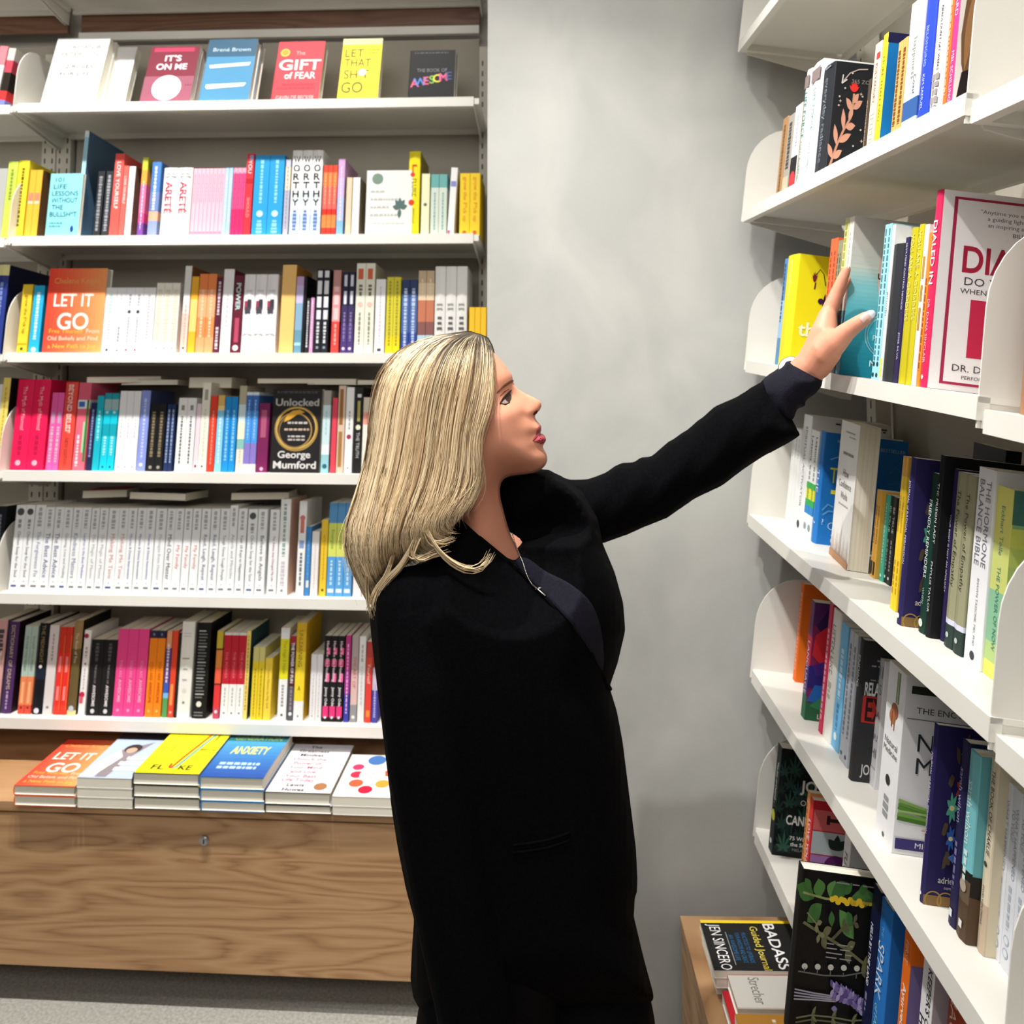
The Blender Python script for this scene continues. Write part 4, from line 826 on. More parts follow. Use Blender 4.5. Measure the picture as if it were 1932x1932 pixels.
YEL = [FP('#7a2030', leafpoly(.52, .76, .1, .016, a)) for a in (.7, 1.1, 1.57, 2.0, 2.4)] + [FL('#5a2430', [(.54, .7), (.56, .76)], .016), FL('#4a4a1c', [(.56, .83), (.66, .88), (.78, .84), (.86, .74)], .012), FP('#2c1c30', leafpoly(.86, .5, .1, .03, 1.9)), FP('#2c1c30', leafpoly(.84, .56, .12, .03, 1.2)), FC('#3a1c3a', .82, .46, .05), FC('#3a1c3a', .76, .6, .05), FT('the', '#f6f0c8', .56, .34, .12, None, .02)]
TEAL = grad_ud('#157f96', '#3fb0c4', .001, .3) + grad_ud('#3fb0c4', '#8ad0d6', .3, .55) + grad_ud('#8ad0d6', '#cfd8cc', .55, .7, 6) + grad_ud('#cfd2c8', '#d8d0c6', .7, .999, 6) + [FP('#dcc4b4', [(.62, .5), (.56, .6), (.55, .7), (.6, .8), (.72, .88), (.9, .9), (.98, .5), (.8, .42), (.7, .42)]), FT('unwind', '#20242a', .86, .645, .055, .6, .012), FP('#1c1c20', [(.82, .74), (.88, .8), (.88, .755)]), FC('#bfe2e6', .86, .27, .3, .293), FC('#bfe2e6', .86, .27, .27, .265), FT('PRACTICE', '#dff0f0', .87, .25, .035, .6), FT('MOORE', '#e8f4f4', .86, .09, .04, .62)]
DIAL = [FR('#a8284c', .09, .98, .03, .97), FR('#f0ebec', .115, .955, .043, .957), FT('"Anytime you enter the ring,', '#5a5056', .56, .905, .02, .7, .002), FT('a guiding light, and with', '#5a5056', .56, .872, .02, .66, .002), FT('an inspiring and insightful', '#5a5056', .58, .839, .02, .64, .002), FT('BILLIE J. KING', '#3a3034', .66, .8, .02, .42), FT('DIALED', '#a8203c', .54, .66, .13, .72, .02), FT('DO YOUR BEST', '#4a3a40', .54, .55, .04, .7, .004), FT('WHEN IT MATTERS MOST', '#4a3a40', .54, .5, .026, .72, .002), FR('#c8284c', .26, .38, .17, .46), FR('#c8284c', .5, .62, .17, .46), FP('#c8284c', [(.62, .46), (.7, .46), (.82, .17), (.74, .17)]), FR('#c8284c', .8, .9, .17, .46), FT('DR. DANA SINCLAIR', '#4a3a40', .54, .115, .034, .74, .003), FT('PERFORMANCE PSYCHOLOGIST', '#5a4a50', .54, .07, .018, .6, .002)]
stock(R3, [
 (1461, 1466, 489, 1, [(0, '#5a8ac4'), (.4, '#9cc0ea'), (.75, '#5a90bc')], 'thin blue paperback beside the end plate', [G('#2c4c74', .05, .6, .5)]),
 (1467, 1487, 484, 1, '#ecdf1c', 'bright yellow hardcover with dark flowers', [G('#f6f0a0', .05, .4, .12)], dict(hard=True, fc='#e6da16', items2=sq(YEL, .4))),
 (1544, 1557, 452, 2, '#ee6a3c', 'orange red paperback behind the hand', [G('#a8341c', .1, .95, .3)]),
 (1558, 1566, 455, 2, '#8f8f72', 'thin olive paperback behind the hand', [G('#4a4a38', .1, .9, .3)]),
 (1567, 1574, 413, 1, [(0, '#d8d890'), (.5, '#cfd8b0'), (.6, '#3c4a50')], 'thin lime patterned paperback under her fingers', [G('#a8a84a', .03, .5, .6)]),
 (1575, 1584, 411, 1, [(0, '#eee8dc'), (.4, '#dfe8e4'), (.6, '#6aa8bc'), (.85, '#2c6c80')], 'teal gradient paperback the woman is taking', [G('#c8b8a0', .1, .4, .2)], dict(fc='#2a94a8', items2=sq(TEAL, .5))),
 (1643, 1656, 425, 2, '#9fdcea', 'aqua paperback with dark print', [G('#4a7c8c', .03, .9, .4), D('#1c3c4a', .9, .3), D('#1c3c4a', .97, .3)]),
 (1657, 1662, 425, 1, '#f4f8f8', 'white paperback between aqua and black spines', [T('JEN LOZEN', '#3a3a40', .4, .62, .6), B('#f0ea5a', .86, .98)]),
 (1663, 1683, 463, 1, '#2c2f34', 'plain black hardcover', [], dict(hard=True, fc='#33363b')),
 (1684, 1692, 449, 1, '#2a2350', 'thin deep purple paperback', [T('SILVA MIND CONTROL METHOD', '#d8d4ea', .04, .5, .45), T('JOSE SILVA', '#d8d4ea', .55, .95, .45)]),
 (1693, 1706, 432, 1, '#c2b61c', 'mustard gold hardcover, farther copy', [T('YOU ARE A GODDESS', '#e8e28a', .04, .6, .45)], dict(hard=True, fc='#d8cc1c')),
 (1707, 1717, 425, 1, '#c9bd1e', 'mustard gold hardcover, nearer copy', [T('YOU ARE A GODDESS', '#e8e28a', .04, .6, .5)], dict(hard=True, fc='#b8ac18')),
 (1718, 1726, 425, 1, '#f2f0ea', 'white paperback with gold blocks', [B('#b8903c', .2, .34, .3, .8), B('#b8903c', .38, .48, .3, .8), B('#b8903c', .52, .66, .3, .8)]),
 (1727, 1733, 440, 1, '#ef8a2c', 'thin orange paperback', [G('#a8501c', .3, .9, .4)]),
 (1734, 1746, 361, 1, '#e0285a', 'large crimson spined hardcover with white cover', [T('DIALED IN', '#fbe2e8', .12, .52, .62, .015), T('DR. DANA SINCLAIR', '#f8c0cc', .56, .88, .36), D('#f8c8d4', .95, .18)], dict(hard=True, fc='#f0ebec', D=.165, items2=DIAL)),
], gR3, True)
gR4 = 'books on the chest-height shelf of the right bookcase'
JOUR = [FR('#8a6a3c', .001, .999, .001, .055), FC('#a8884c', .2, .03, .1, .085), FC('#a8884c', .45, .03, .1, .085), FC('#a8884c', .7, .03, .1, .085), FL('#4a4436', [(.62, .2), (.56, .36), (.6, .52), (.56, .68), (.64, .84)], .012)] + flower('#c8443c', .58, .66, .11) + flower('#58b094', .42, .55, .12) + flower('#3a68b8', .44, .38, .1) + flower('#c05a6c', .7, .46, .06) + flower('#3a62b0', .68, .74, .09) + [FP('#5a4c38', leafpoly(x, y, .13, .035, a)) for x, y, a in ((.5, .8, 2.3), (.6, .86, 1.2), (.42, .72, 3.4), (.36, .46, 3.6), (.4, .3, 3.9), (.62, .3, .6), (.7, .6, .4), (.46, .24, 2.6), (.66, .22, .2))] + [FP('#3a8ac8', [(.5, .86), (.62, .9), (.74, .88), (.66, .84), (.56, .83)]), FP('#4a7cc8', [(.4, .28), (.55, .31), (.7, .27), (.78, .3), (.72, .23), (.55, .24)]), FT('adrienne', '#e8e2d4', .5, .15, .035, .5, .008), FT('maree brown', '#c8c2d4', .56, .11, .018, .36)]
BLUE = [FT('NEW YORK TIMES', '#b8d4f0', .66, .93, .028, .6), FT('BESTSELLER', '#b8d4f0', .8, .9, .024, .3), FT('THE', '#f0e63c', .58, .62, .14, .7, .01), FR('#f0e63c', .3, .9, .455, .49), FR('#f0e63c', .44, .9, .365, .395), FC('#5a9ad8', .68, .78, .1, .085), FL('#8abcf0', [(.2, .76), (.35, .78), (.5, .8)], .012), FL('#5aa0dc', [(.1, .3), (.25, .36), (.4, .34)], .02), FL('#5aa0dc', [(.12, .26), (.28, .3), (.42, .3)], .02), FT('?', '#cfe4f8', .14, .2, .05), FC('#cfe4f8', .4, .17, .06, .05), FT('"This book', '#e8f0fa', .66, .08, .03, .5), FT('I learned', '#e8f0fa', .66, .045, .03, .5)]
NOWC = grad_ud('#58a48a', '#d8e06a', .001, .8, 8) + [FR('#4a7c70', .001, .999, .82, .999), FC('#a8d8a0', .5, .5, .3)]
stock(R4, [
 (1480, 1495, 806, 3, '#f0f0ee', 'thin white notebook', [G('#d4d4d2', .1, .3, .3)], dict(yb=996)),
 (1497, 1512, 781, 1, '#f1f1f1', 'large white paperback with dark top line', [T('SPIRITUAL ACTIVATOR', '#8c8c90', .1, .8, .5), D('#3a3a3c', .95, .16)], dict(yb=1005, fc='#ececec', items2=[FG('#4a4a4c', .3, .96, .95, .015), FG('#4a4a4c', .6, .96, .93, .012)])),
 (1513, 1528, 810, 2, [(0, '#f2f4f2'), (.5, '#3cb450'), (.56, '#e8e838'), (.66, '#2fae5a'), (.72, '#2a8ad2'), (.8, '#f2f6f6')], 'white paperback with bright green patch', [T('Lessons', '#3a3a3c', .06, .3, .5), G('#9a9a9c', .34, .48, .3), T('phil', '#5a7a1c', .56, .65, .5), D('#8a9aa0', .92, .3)], dict(yb=1016)),
 (1529, 1538, 812, 1, '#2278c8', 'blue hardcover with yellow lettering', [T('THE', '#cfe2f8', .3, .6, .5), T('?', '#cfe2f8', .8, .84, .5)], dict(yb=1026, hard=True, fc='#1f74c4', items2=sq(BLUE, .42) + [FT('BESTSELLER', '#a8cbee', .82, .9, .03, .3), FL('#4a8cc8', [(.8, .7), (.86, .76), (.94, .72)], .012), FL('#4a8cc8', [(.8, .6), (.9, .63), (.97, .6)], .012)])),
 (1640, 1649, 923, 2, '#e8b04a', 'small ochre paperback with dark base', [T('KINDRED SPIRITS', '#7a4a1c', .1, .7, .5), B('#3a2c1c', .82, .97)], dict(yb=1092, D=.11)),
 (1650, 1664, 929, 2, '#4cb89c', 'small sea green paperback', [G('#a8e2d0', .1, .8, .35), D('#d8f0e8', .94, .2)], dict(yb=1098, D=.11)),
 (1665, 1678, 934, 2, '#222325', 'small black paperback with white title', [T('BE TRUE', '#e2e2e0', .12, .42, .5), G('#8a8a88', .5, .85, .4), D('#d8d8d8', .93, .2)], dict(yb=1106, D=.11)),
 (1678, 1689, 860, 2, [(0, '#e2a83a'), (.13, '#f6cc2a')], 'yellow paperback with brown capitals', [T('U ARE AMAZING', '#8a6c1c', .14, .62, .42), G('#b8921c', .68, .9, .35)], dict(yb=1155)),
 (1690, 1699, 862, 1, '#2b2458', 'purple floral hardcover next to yellow pair', [T('JOURNAL of RADICAL PERMISSION', '#d8d0ec', .14, .64, .5), D('#e8e4f4', .95, .24)], dict(yb=1181, hard=True, fc='#2a2356', items2=sq(JOUR, .4))),
 (1731, 1743, 891, 1, '#17382f', 'dark green hardcover with white capitals', [T('FRIENDLY REMINDERS', '#e8efe8', .17, .66, .55, .01), T('WHEN', '#a8beb0', .72, .82, .4), D('#d8e4dc', .94, .3)], dict(yb=1198, hard=True)),
 (1744, 1751, 858, 1, '#17171a', 'black hardcover with white capitals', [T('THE PRISON LADY', '#e8e8e8', .1, .55, .55, .01), T('PHYLLIS TAYLOR', '#e2e2e2', .58, .88, .5)], dict(yb=1204, hard=True)),
 (1752, 1771, 861, 2, '#d9c8d2', 'pale mauve hardcover', [], dict(yb=1206, hard=True)),
 (1772, 1778, 884, 1, '#2a2150', 'thin dark purple hardcover', [T('YOUR BODY IS NOT AN APOLOGY', '#d8d0e8', .04, .95, .45)], dict(yb=1211, hard=True)),
 (1779, 1812, 889, 2, [(0, '#9c9a7c'), (.84, '#d8d8ec'), (.87, '#2c3c38')], 'olive hardcover with dark base', [T('The Power of Empathy', '#3a3a2c', .1, .66, .45), D('#b8c4c0', .93, .16)], dict(yb=1240, hard=True)),
 (1817, 1848, 880, 1, '#f2f2f6', 'thick white paperback with grey capitals', [T('THE HORMONE', '#7a7a86', .06, .5, .36, .004, .2), T('BALANCE BIBLE', '#7a7a86', .06, .5, .36, .004, -.2), T('SHAWN TASSONE, MD, PHD', '#8a8a94', .56, .9, .2), D('#3a3a40', .95, .14)], dict(yb=1268, fc='#eceef2', items2=[FT('FOR', '#5a5a60', .4, .93, .025), FT('#1', '#5a5a60', .2, .88, .025)])),
 (1853, 1884, 915, 1, [(0, '#f0ec7a'), (.3, '#cfd67a'), (.55, '#8cc09a'), (.82, '#b8d488'), (.92, '#e8ea6c')], 'yellow to green gradient paperback', [T('Eckhart Tolle', '#5a9a8c', .1, .36, .4), T('THE POWER OF NOW', '#4a8a7c', .42, .86, .42)], dict(yb=1292, fc='#9ac890', items2=NOWC)),
], gR4, True)
# turned white book with its pages to the viewer
ua, va = R4.top(1565, 1045); ub, vb = R4.top(1598, 1077); uc_, vc = R4.top(1640, 1085)
pa, pb, pc = R4.pt(ua, va, .0005), R4.pt(ub, vb, .0005), R4.pt(uc_, vc, .0005)
ex = (pb - pa); WdC = ex.length; ex.normalize(); ez = R4.ew; ey = ez.cross(ex).normalized()
thC = max(.026, abs((pc - pb).dot(ey))); hC = R4.w_of(ua, 792, va)
M = frame_matrix(pa, ex, ey, ez) @ frame_matrix((0, thC, 0), (0, -1, 0), (1, 0, 0), (0, 0, 1))
make_book(M, thC, hC, WdC, '#e9e6e0', check('thick white paperback turned cover outwards with skyline print, chest-height shelf of right bookcase'), gR4, fc='#efedea',
    items=[FG('#9a9694', .3, .8, .92, .012), FG('#b4b0ae', .5, .85, .89, .01), FG('#8a8684', .25, .8, .76, .02), FT('How', '#6a6460', .5, .63, .055, .3), FT('Confidence', '#6a6460', .5, .55, .05, .66), FT('Works', '#6a6460', .5, .47, .05, .36), FG('#b4a8a0', .25, .75, .4, .01)] +
    [FP('#9a6a44', [(.02 + i * .065, .0), (.02 + i * .065 + .03, .0), (.02 + i * .065 + .02, .14 + .1 * abs(math.sin(i * 2.1)) + (.12 if i == 8 else 0))]) for i in range(15)] + [FR('#b8845c', .001, .999, .001, .05)])
u_, v_ = R4.u_of(1760, .1), .135
make_book(R4.mtx(u_, v_, .001), R4.u_of(1862, .13) - u_, R4.w_of(u_, 835, v_), .02, '#0f0f10', check('big black book standing behind the olive pair, chest-height shelf of right bookcase'), gR4, fc='#111112')
gR5 = 'books on the waist-height shelf of the right bookcase'
UPC = [FR('#5a2c6a', .001, .999, .8, .999), FP('#3a2458', [(.1, .8), (.4, .95), (.9, .85), (.8, .7), (.3, .72)]), FP('#e2303c', [(.05, .55), (.1, .72), (.4, .8), (.75, .76), (.95, .6), (.7, .5), (.3, .48)]), FP('#c02850', [(.5, .5), (.6, .75), (.9, .7), (.98, .5)]), FR('#33287c', .001, .999, .27, .46), FP('#4a2c8c', [(.1, .46), (.5, .52), (.9, .46), (.7, .4), (.2, .38)]), FP('#2a6cc0', [(.02, .16), (.2, .3), (.5, .3), (.8, .22), (.6, .14)]), FR('#2f6a44', .001, .999, .001, .15), FP('#3a8a5a', [(.1, .12), (.4, .2), (.8, .15), (.6, .08)]), FT('up', '#f4e4f0', .8, .46, .16, .5, .015), FT('Step', '#f0f0f0', .66, .155, .03, .4, .015), FT('Zone', '#f0f0f0', .62, .11, .03, .4, .015), FT("L'ORA", '#f0f0f0', .6, .04, .04, .5, .015)]
ONION = [FL('#5f8f3a', [(.02, .26), (.3, .22), (.6, .24), (.95, .2)], .03), FL('#7aa84c', [(.02, .22), (.3, .2), (.65, .185), (.98, .215)], .028), FL('#8fb860', [(.02, .3), (.25, .26), (.5, .255), (.9, .26)], .022), FL('#4c7c2c', [(.02, .2), (.35, .18), (.7, .2), (.99, .17)], .03), FL('#a8c878', [(.02, .24), (.4, .23), (.8, .22), (.99, .24)], .016), FL('#6a9a40', [(.02, .28), (.3, .24), (.6, .22), (.97, .245)], .02)]
ENC = [FR('#2c3426', .05, .95, .9, .945), FT('REVISED', '#c8ccc0', .36, .92, .02, .4), FT('THE ENCYCLOPEDIA OF', '#4a4a4a', .52, .81, .034, .84, .004), FL('#6a6a6a', [(.03, .76), (.97, .76)], .006), FT('NATURAL', '#33363a', .56, .63, .1, .86, .004), FT('MEDICINE', '#33363a', .56, .5, .09, .86, .004)] + ONION + [FT('Third Edition', '#c08a70', .52, .125, .05, .74, .002), FR('#3a3270', .02, .98, .03, .09), FT('MICHAEL T. MURRAY', '#e8e6f0', .5, .06, .03, .8, .01)]
REC = [FG('#9a9a98', .45, .95, .86, .012), FG('#9a9a98', .3, .95, .82, .012), FG('#8a8a88', .3, .95, .72, .01), FT('RELATION', '#e8e8e8', .6, .66, .09, .9, .025), FR('#b8302c', .12, .98, .42, .61), FT('EX', '#2a1416', .52, .515, .16, .6, .02), FT('JONES', '#c8c8c6', .58, .08, .07, .7, .015)]
stock(R5, [
 (1495, 1500, 1098, 1, '#ee6a1c', 'orange paperback next to the end plate', [G('#f8b080', .1, .9, .4)], dict(yb=1287, fc='#f0741e', items2=[FT('E', '#7a3410', .5, .9, .08), FC('#f8a868', .6, .55, .1), FG('#8a3c10', .3, .9, .05, .02)])),
 (1510, 1517, 1130, 1, [(0, '#6a2c5c'), (.3, '#c02c48'), (.55, '#4a2c7c'), (.8, '#2f6a4a')], 'colourful paint-splashed paperback', [T('LANGUAGE', '#e8d8e8', .35, .8, .5)], dict(yb=1358, fc='#8a2c5c', items2=sq(UPC, .42))),
 (1543, 1549, 1136, 1, '#d03058', 'thin crimson paperback', [G('#f4a8b8', .2, .9, .5)], dict(yb=1386)),
 (1550, 1565, 1144, 1, '#efece4', 'cream hardcover with black capitals', [T('LISTEN LIKE', '#3a3a36', .12, .5, .42), G('#b8b4a8', .56, .7, .3)], dict(yb=1404, hard=True)),
 (1567, 1580, 1172, 1, '#74bce8', 'light blue paperback next to cream hardcover', [G('#c8e6f8', .2, .6, .4), G('#4a8cc0', .64, .85, .3), D('#e8f4fc', .9, .2)], dict(yb=1422)),
 (1582, 1597, 1186, 2, '#b9bcc4', 'pale grey paperback', [G('#7a7c86', .1, .8, .4), D('#4a4c54', .94, .2)], dict(yb=1450)),
 (1599, 1606, 1202, 1, '#2a2a2c', 'charcoal hardcover with red block', [T('ENDING', '#d8d8d6', .06, .4, .5)], dict(yb=1474, hard=True, fc='#303032', items2=sq(REC, .34))),
 (1631, 1649, 1232, 1, '#e4e4e8', 'white paperback with large grey capitals', [H('101', '#8a8a92', .1, .8), H('ESS', '#8a8a92', .24, .8), H('CHA', '#a85a68', .44, .8), H('YOU', '#6a6a72', .62, .8), H('THI', '#6a6a72', .74, .8), B('#8a8a90', .85, .856), G('#a8a8b0', .9, .97, .2)], dict(yb=1490)),
 (1650, 1681, 1245, 1, '#f1f1f2', 'thick white paperback with green onions', [B('#7c9c58', .02, .2, .55, .62), B('#5f8040', .02, .2, .66, .72), D('#9a5a38', .25, .2, .55), D('#b87448', .29, .18, .45), B('#8a4a2c', .26, .35, .4, .46), B('#a8643c', .26, .36, .55, .6), H('Natural', '#5a5a5e', .44, .72, .004), H('Medicine', '#5a5a5e', .49, .78, .004), D('#2a2a2c', .65, .13), G('#9a9aa0', .74, .86, .3), D('#5a5a5e', .96, .06)], dict(yb=1610, D=.17, fc='#ecebec', items2=ENC)),
 (1733, 1740, 1362, 1, '#2b2458', 'purple floral hardcover beside thick white paperback', [T('JOURNAL of RADICAL PERMISSION', '#d8d0ec', .14, .64, .5), D('#e8e4f4', .95, .24)], dict(yb=1706, hard=True, fc='#2a2356', items2=sq(JOUR, .4))),
 (1787, 1800, 1392, 1, '#25224a', 'navy hardcover with lilac lettering', [T('sarah wilson', '#a8a4cc', .1, .5, .45), G('#7a78a8', .55, .8, .3), B('#e8e8f0', .91, .95, .35, .7)], dict(yb=1755, hard=True)),
 (1802, 1821, 1411, 1, [(0, '#7cc4cc'), (.6, '#7cc8d0'), (.63, '#20221f'), (.68, '#6a5844'), (.8, '#54412e')], 'turquoise and brown hardcover', [T('sarah wilson', '#e4f4f4', .16, .5, .45), G('#d8f0f0', .53, .7, .35), D('#b8a898', .72, .3), B('#e8e8e4', .9, .94, .4, .7)], dict(yb=1783, hard=True, fc='#6ab0b8', items2=[FP('#23211e', [(0.001, .36), (.5, .34), (.999, .42), (.999, .001), (.001, .001)]), FP('#5a4632', [(.001, .25), (.5, .18), (.999, .24), (.999, .001), (.001, .001)]), FL('#a8a09a', [(.1, .34), (.5, .2), (.9, .1)], .03)])),
 (1841, 1855, 1425, 1, [(0, '#e6d8bc'), (.75, '#c9b49c')], 'cream hardcover with long black title', [T('THE BOOK OF CHARLIE', '#3a3630', .06, .5, .42, .01, .15), T('DAVID VON DREHLE', '#5a5048', .66, .86, .3), D('#4a4640', .55, .2)], dict(yb=1806, hard=True, fc='#ddd0b4')),
 (1868, 1922, 1466, 3, '#e6e9f0', 'white paperback with faint blue rings', [T('WHAT HAPPENED', '#9aa4b4', .1, .5, .3, .005, .15), T('TO YOU?', '#9aa4b4', .12, .3, .3, .005, -.2), G('#b8c0cc', .54, .78, .3), D('#b4c0d0', .84, .28), D('#e6e9f0', .84, .2), D('#b4c0d0', .91, .28), D('#e6e9f0', .91, .2)], dict(yb=1868)),
], gR5, True)
gR6 = 'books on the lowest shelf of the right bookcase'
_r = random.Random(3)
CAN = sum([cannabis(_r.choice(['#1a302c', '#1c3832', '#17302f', '#223f3c']), _r.random(), .04 + .92 * _r.random(), .16 + .1 * _r.random()) for _ in range(26)], []) + sum([cannabis(c, x, y, r) for c, x, y, r in (('#23483e', .3, .82, .24), ('#1d3c36', .7, .9, .24), ('#2a5648', .72, .6, .28), ('#20443a', .25, .5, .22), ('#234c40', .6, .36, .26), ('#2c5a4a', .2, .1, .26), ('#244a50', .75, .1, .24), ('#1c3a34', .9, .45, .2), ('#22484c', .4, .62, .18), ('#1e4038', .1, .3, .2))], []) + [FT('JOY', '#e8e8e6', .76, .68, .1, .6, .02), FT('OF', '#e8e8e6', .6, .54, .05), FT('CANNABIS', '#f0f0ee', .68, .37, .085, .95, .02), FT('75 Ways to', '#e8e8e6', .62, .2, .035, .6, .015), FT('the Science', '#e8e8e6', .64, .15, .035, .58, .015), FT('MELANIE', '#8a9490', .6, .1, .025, .5)]
HERB = []
for (x, y, l, a, c) in ((.2, .86, .12, 1.9, '#4c7c3c'), (.3, .86, .12, 1.3, '#5a8c48'), (.14, .85, .2, 2.8, '#3f6c34'), (.5, .88, .26, .1, '#4c7a40'), (.22, .82, .18, 3.9, '#46743a'), (.4, .8, .24, 5.5, '#5a8a4a'), (.3, .86, .2, .6, '#3c6832')):
    HERB.append(FP(c, leafpoly(x, y * .98, l, .06, a)))
HERB += [FL('#8a9a5c', [(.02, .86), (.25, .84), (.5, .845), (.8, .85)], .014)] + [FC('#e8c42c', .32 + i * .03, .842 + .012 * math.sin(i * 2.3), .022) for i in range(11)] + [FC('#c8b040', .64 + i * .03, .845, .014) for i in range(8)]
HERB += sprig('#6a6c4a', [(.05, .68), (.25, .62), (.5, .55), (.68, .48), (.78, .43)], .1) + [FC('#b8b488', .82 + .05 * math.sin(i * 1.7), .44 + .04 * math.cos(i * 2.2), .022) for i in range(14)] + sprig('#5c5c40', [(.35, .6), (.45, .68), (.55, .72)], .06) + [FP('#c89a3c', leafpoly(.85, .66, .14, .03, a)) for a in (.5, 1.2, 2, 2.8, 4.0)]
HERB += [FG('#9a9a98', .3, .56, .57 - i * .028, .007) for i in range(4)] + [FL('#6a6a64', [(.04, .38), (.3, .375), (.5, .39), (.75, .44)], .008)] + [FC('#c4c4b8', .1 + i * .13, .415 + .008 * i, .022) for i in range(5)] + [FL('#6a6a64', [(.1 + i * .13, .385), (.1 + i * .13, .41)], .006) for i in range(5)] + [FP('#a8a4b8', leafpoly(.8, .42, .13, .05, 5.4))]
HERB += [FL('#9a9aa8', [(.02, .27 - i * .02), (.2, .262 - i * .014), (.44, .26 - i * .01)], .009) for i in range(4)] + [FP(('#8a7cb0', '#5c4e88', '#a89cc8', '#74669c')[i % 4], leafpoly(.4 + .44 * ((i * .381) % 1), .185 + .13 * ((i * .618) % 1), .06, .018, i * 1.3)) for i in range(80)]
for y0_, c_ in ((.11, '#5a6048'), (.07, '#4c5640'), (.14, '#6a6e50')):
    HERB += sprig(c_, [(.05, y0_ - .03), (.2, y0_), (.4, y0_ + .005), (.6, y0_), (.85, y0_ + .03)], .07, .01, 5, .16)
HERB += [FP('#3c6a34', leafpoly(x, y, .1, .03, a)) for x, y, a in ((.16, .8, 4.4), (.3, .79, 4.9), (.46, .8, 5.3), (.08, .9, 2.4), (.42, .9, .9), (.55, .93, .4))]
HERB += sprig('#7c7c58', [(.06, .76), (.16, .7), (.2, .64)], .06, .008)
stock(R6, [
 (1449, 1456, 1400, 1, '#14201e', 'black paperback with dark green leaves', [T('The Joy of Cannabis', '#e8ece8', .16, .55, .55), D('#c8c83c', .66, .4), D('#e8e8e8', .9, .2)], dict(yb=1613, fc='#10191a', items2=[q for q in sq(CAN, .55)] + [])),
 (1504, 1508, 1490, 1, '#e89a5c', 'thin orange paperback behind herbal cover', [G('#a85c28', .1, .9, .4)], dict(yb=1712)),
 (1509, 1515, 1500, 1, '#e2383c', 'red paperback with icon squares', [T('LOVE YOUR GUT', W_, .2, .8, .6, .015)], dict(yb=1722, fc='#c8242e', items2=[FR('#d86a6a', .02, .6, .74, .92), FR('#b4c0c4', .02, .6, .53, .73), FR('#a87cb8', .02, .6, .32, .52), FL('#3a1c20', [(.2, .84), (.42, .84)], .04), FR('#3a1c20', .17, .21, .8, .88), FR('#3a1c20', .41, .45, .8, .88)] + [FP('#20302c', leafpoly(.31, .58, .14, .04, a)) for a in (1.57, 2.4, .75)] + [FC('#5a2060', .31, .43, .13), FL('#a87cb8', [(.2, .43), (.3, .45), (.42, .43)], .02), FL('#a87cb8', [(.22, .4), (.32, .41), (.4, .4)], .02)])),
 (1572, 1583, 1548, 1, '#efeeec', 'white paperback with black vertical title', [T('FUTURE FOOD', '#3a3a3a', .2, .7, .5)], dict(yb=1835, fc='#d4d4d2')),
 (1620, 1634, 1664, 1, '#151a3c', 'navy hardcover with white slanted title', [T('HELD BY THE LAND', '#f2f2f4', .22, .6, .62, .015), G('#8a8ca8', .64, .75, .2)], dict(hard=True, fc='#10142c', items2=sprig('#3a5c50', [(.3, .98), (.4, .85), (.42, .7), (.36, .55)], .16, .012, 5, .22) + sprig('#7a98a0', [(.6, .95), (.45, .84), (.35, .8)], .1) + [FC('#8a90b8', .2 + .6 * ((i * .37) % 1), .3 + .6 * ((i * .61) % 1), .01) for i in range(14)])),
 (1636, 1655, 1690, 1, '#2a78c8', 'mid blue hardcover with pale capitals', [T('THE', '#a8ccf0', .14, .2, .4), T('SPARK', '#e8f4fc', .24, .56, .62), T('of FAITH', '#a8e0c8', .6, .8, .5)], dict(hard=True, fc='#2468b4', items2=[FT('S', '#c8dcf0', .7, .6, .2, .4)])),
 (1678, 1691, 1745, 1, '#f0741c', 'orange paperback with white title', [T('FIRST', '#f8d0b0', .06, .18, .5), T('Ayurveda', '#fdf2e8', .24, .6, .6, .02)], dict(fc='#7a6c9c', items2=[FR('#f0741c', .001, .999, .84, .999)])),
 (1712, 1732, 1770, 1, '#f1f0f2', "white paperback with bold black capitals", [T("KEEPER'S COMPANION", '#2a2a2c', .1, .66, .42, .015, .2), T('HERBAL', '#2a2a2c', .3, .66, .4, .015, -.22)], dict(fc='#b4a8b0')),
 (1757, 1785, 1800, 1, '#a8442c', 'rust red hardcover', [T('MAGICAL', '#e8c8b0', .1, .5, .4)], dict(hard=True)),
], gR6, True)
# large botanical book standing proud of the lowest shelf
uB, vB = .478, -.09
make_book(R6.mtx(uB, vB, .001), .021, R6.w_of(uB, 1624, vB), .225, '#0c0d0d', check('large black botanical hardcover jutting out over lowest shelf of right bookcase'), gR6, hard=True, fc='#0b0c0c', items=sq([it for it in HERB], .62) + [FG('#8a8a8a', .2, .6, .965, .008)])
# ------------------------------------------------------------------ near bay at the right edge
gNB = 'books in the nearest right bay'
stock(R2SH[2], [(1921, 1940, 350, 1, '#a87c5c', 'brown hardcover with white capitals', [T('FINDING YOUR', '#efe2d4', .1, .6, .4)], dict(hard=True, v=.02))], gNB, True)
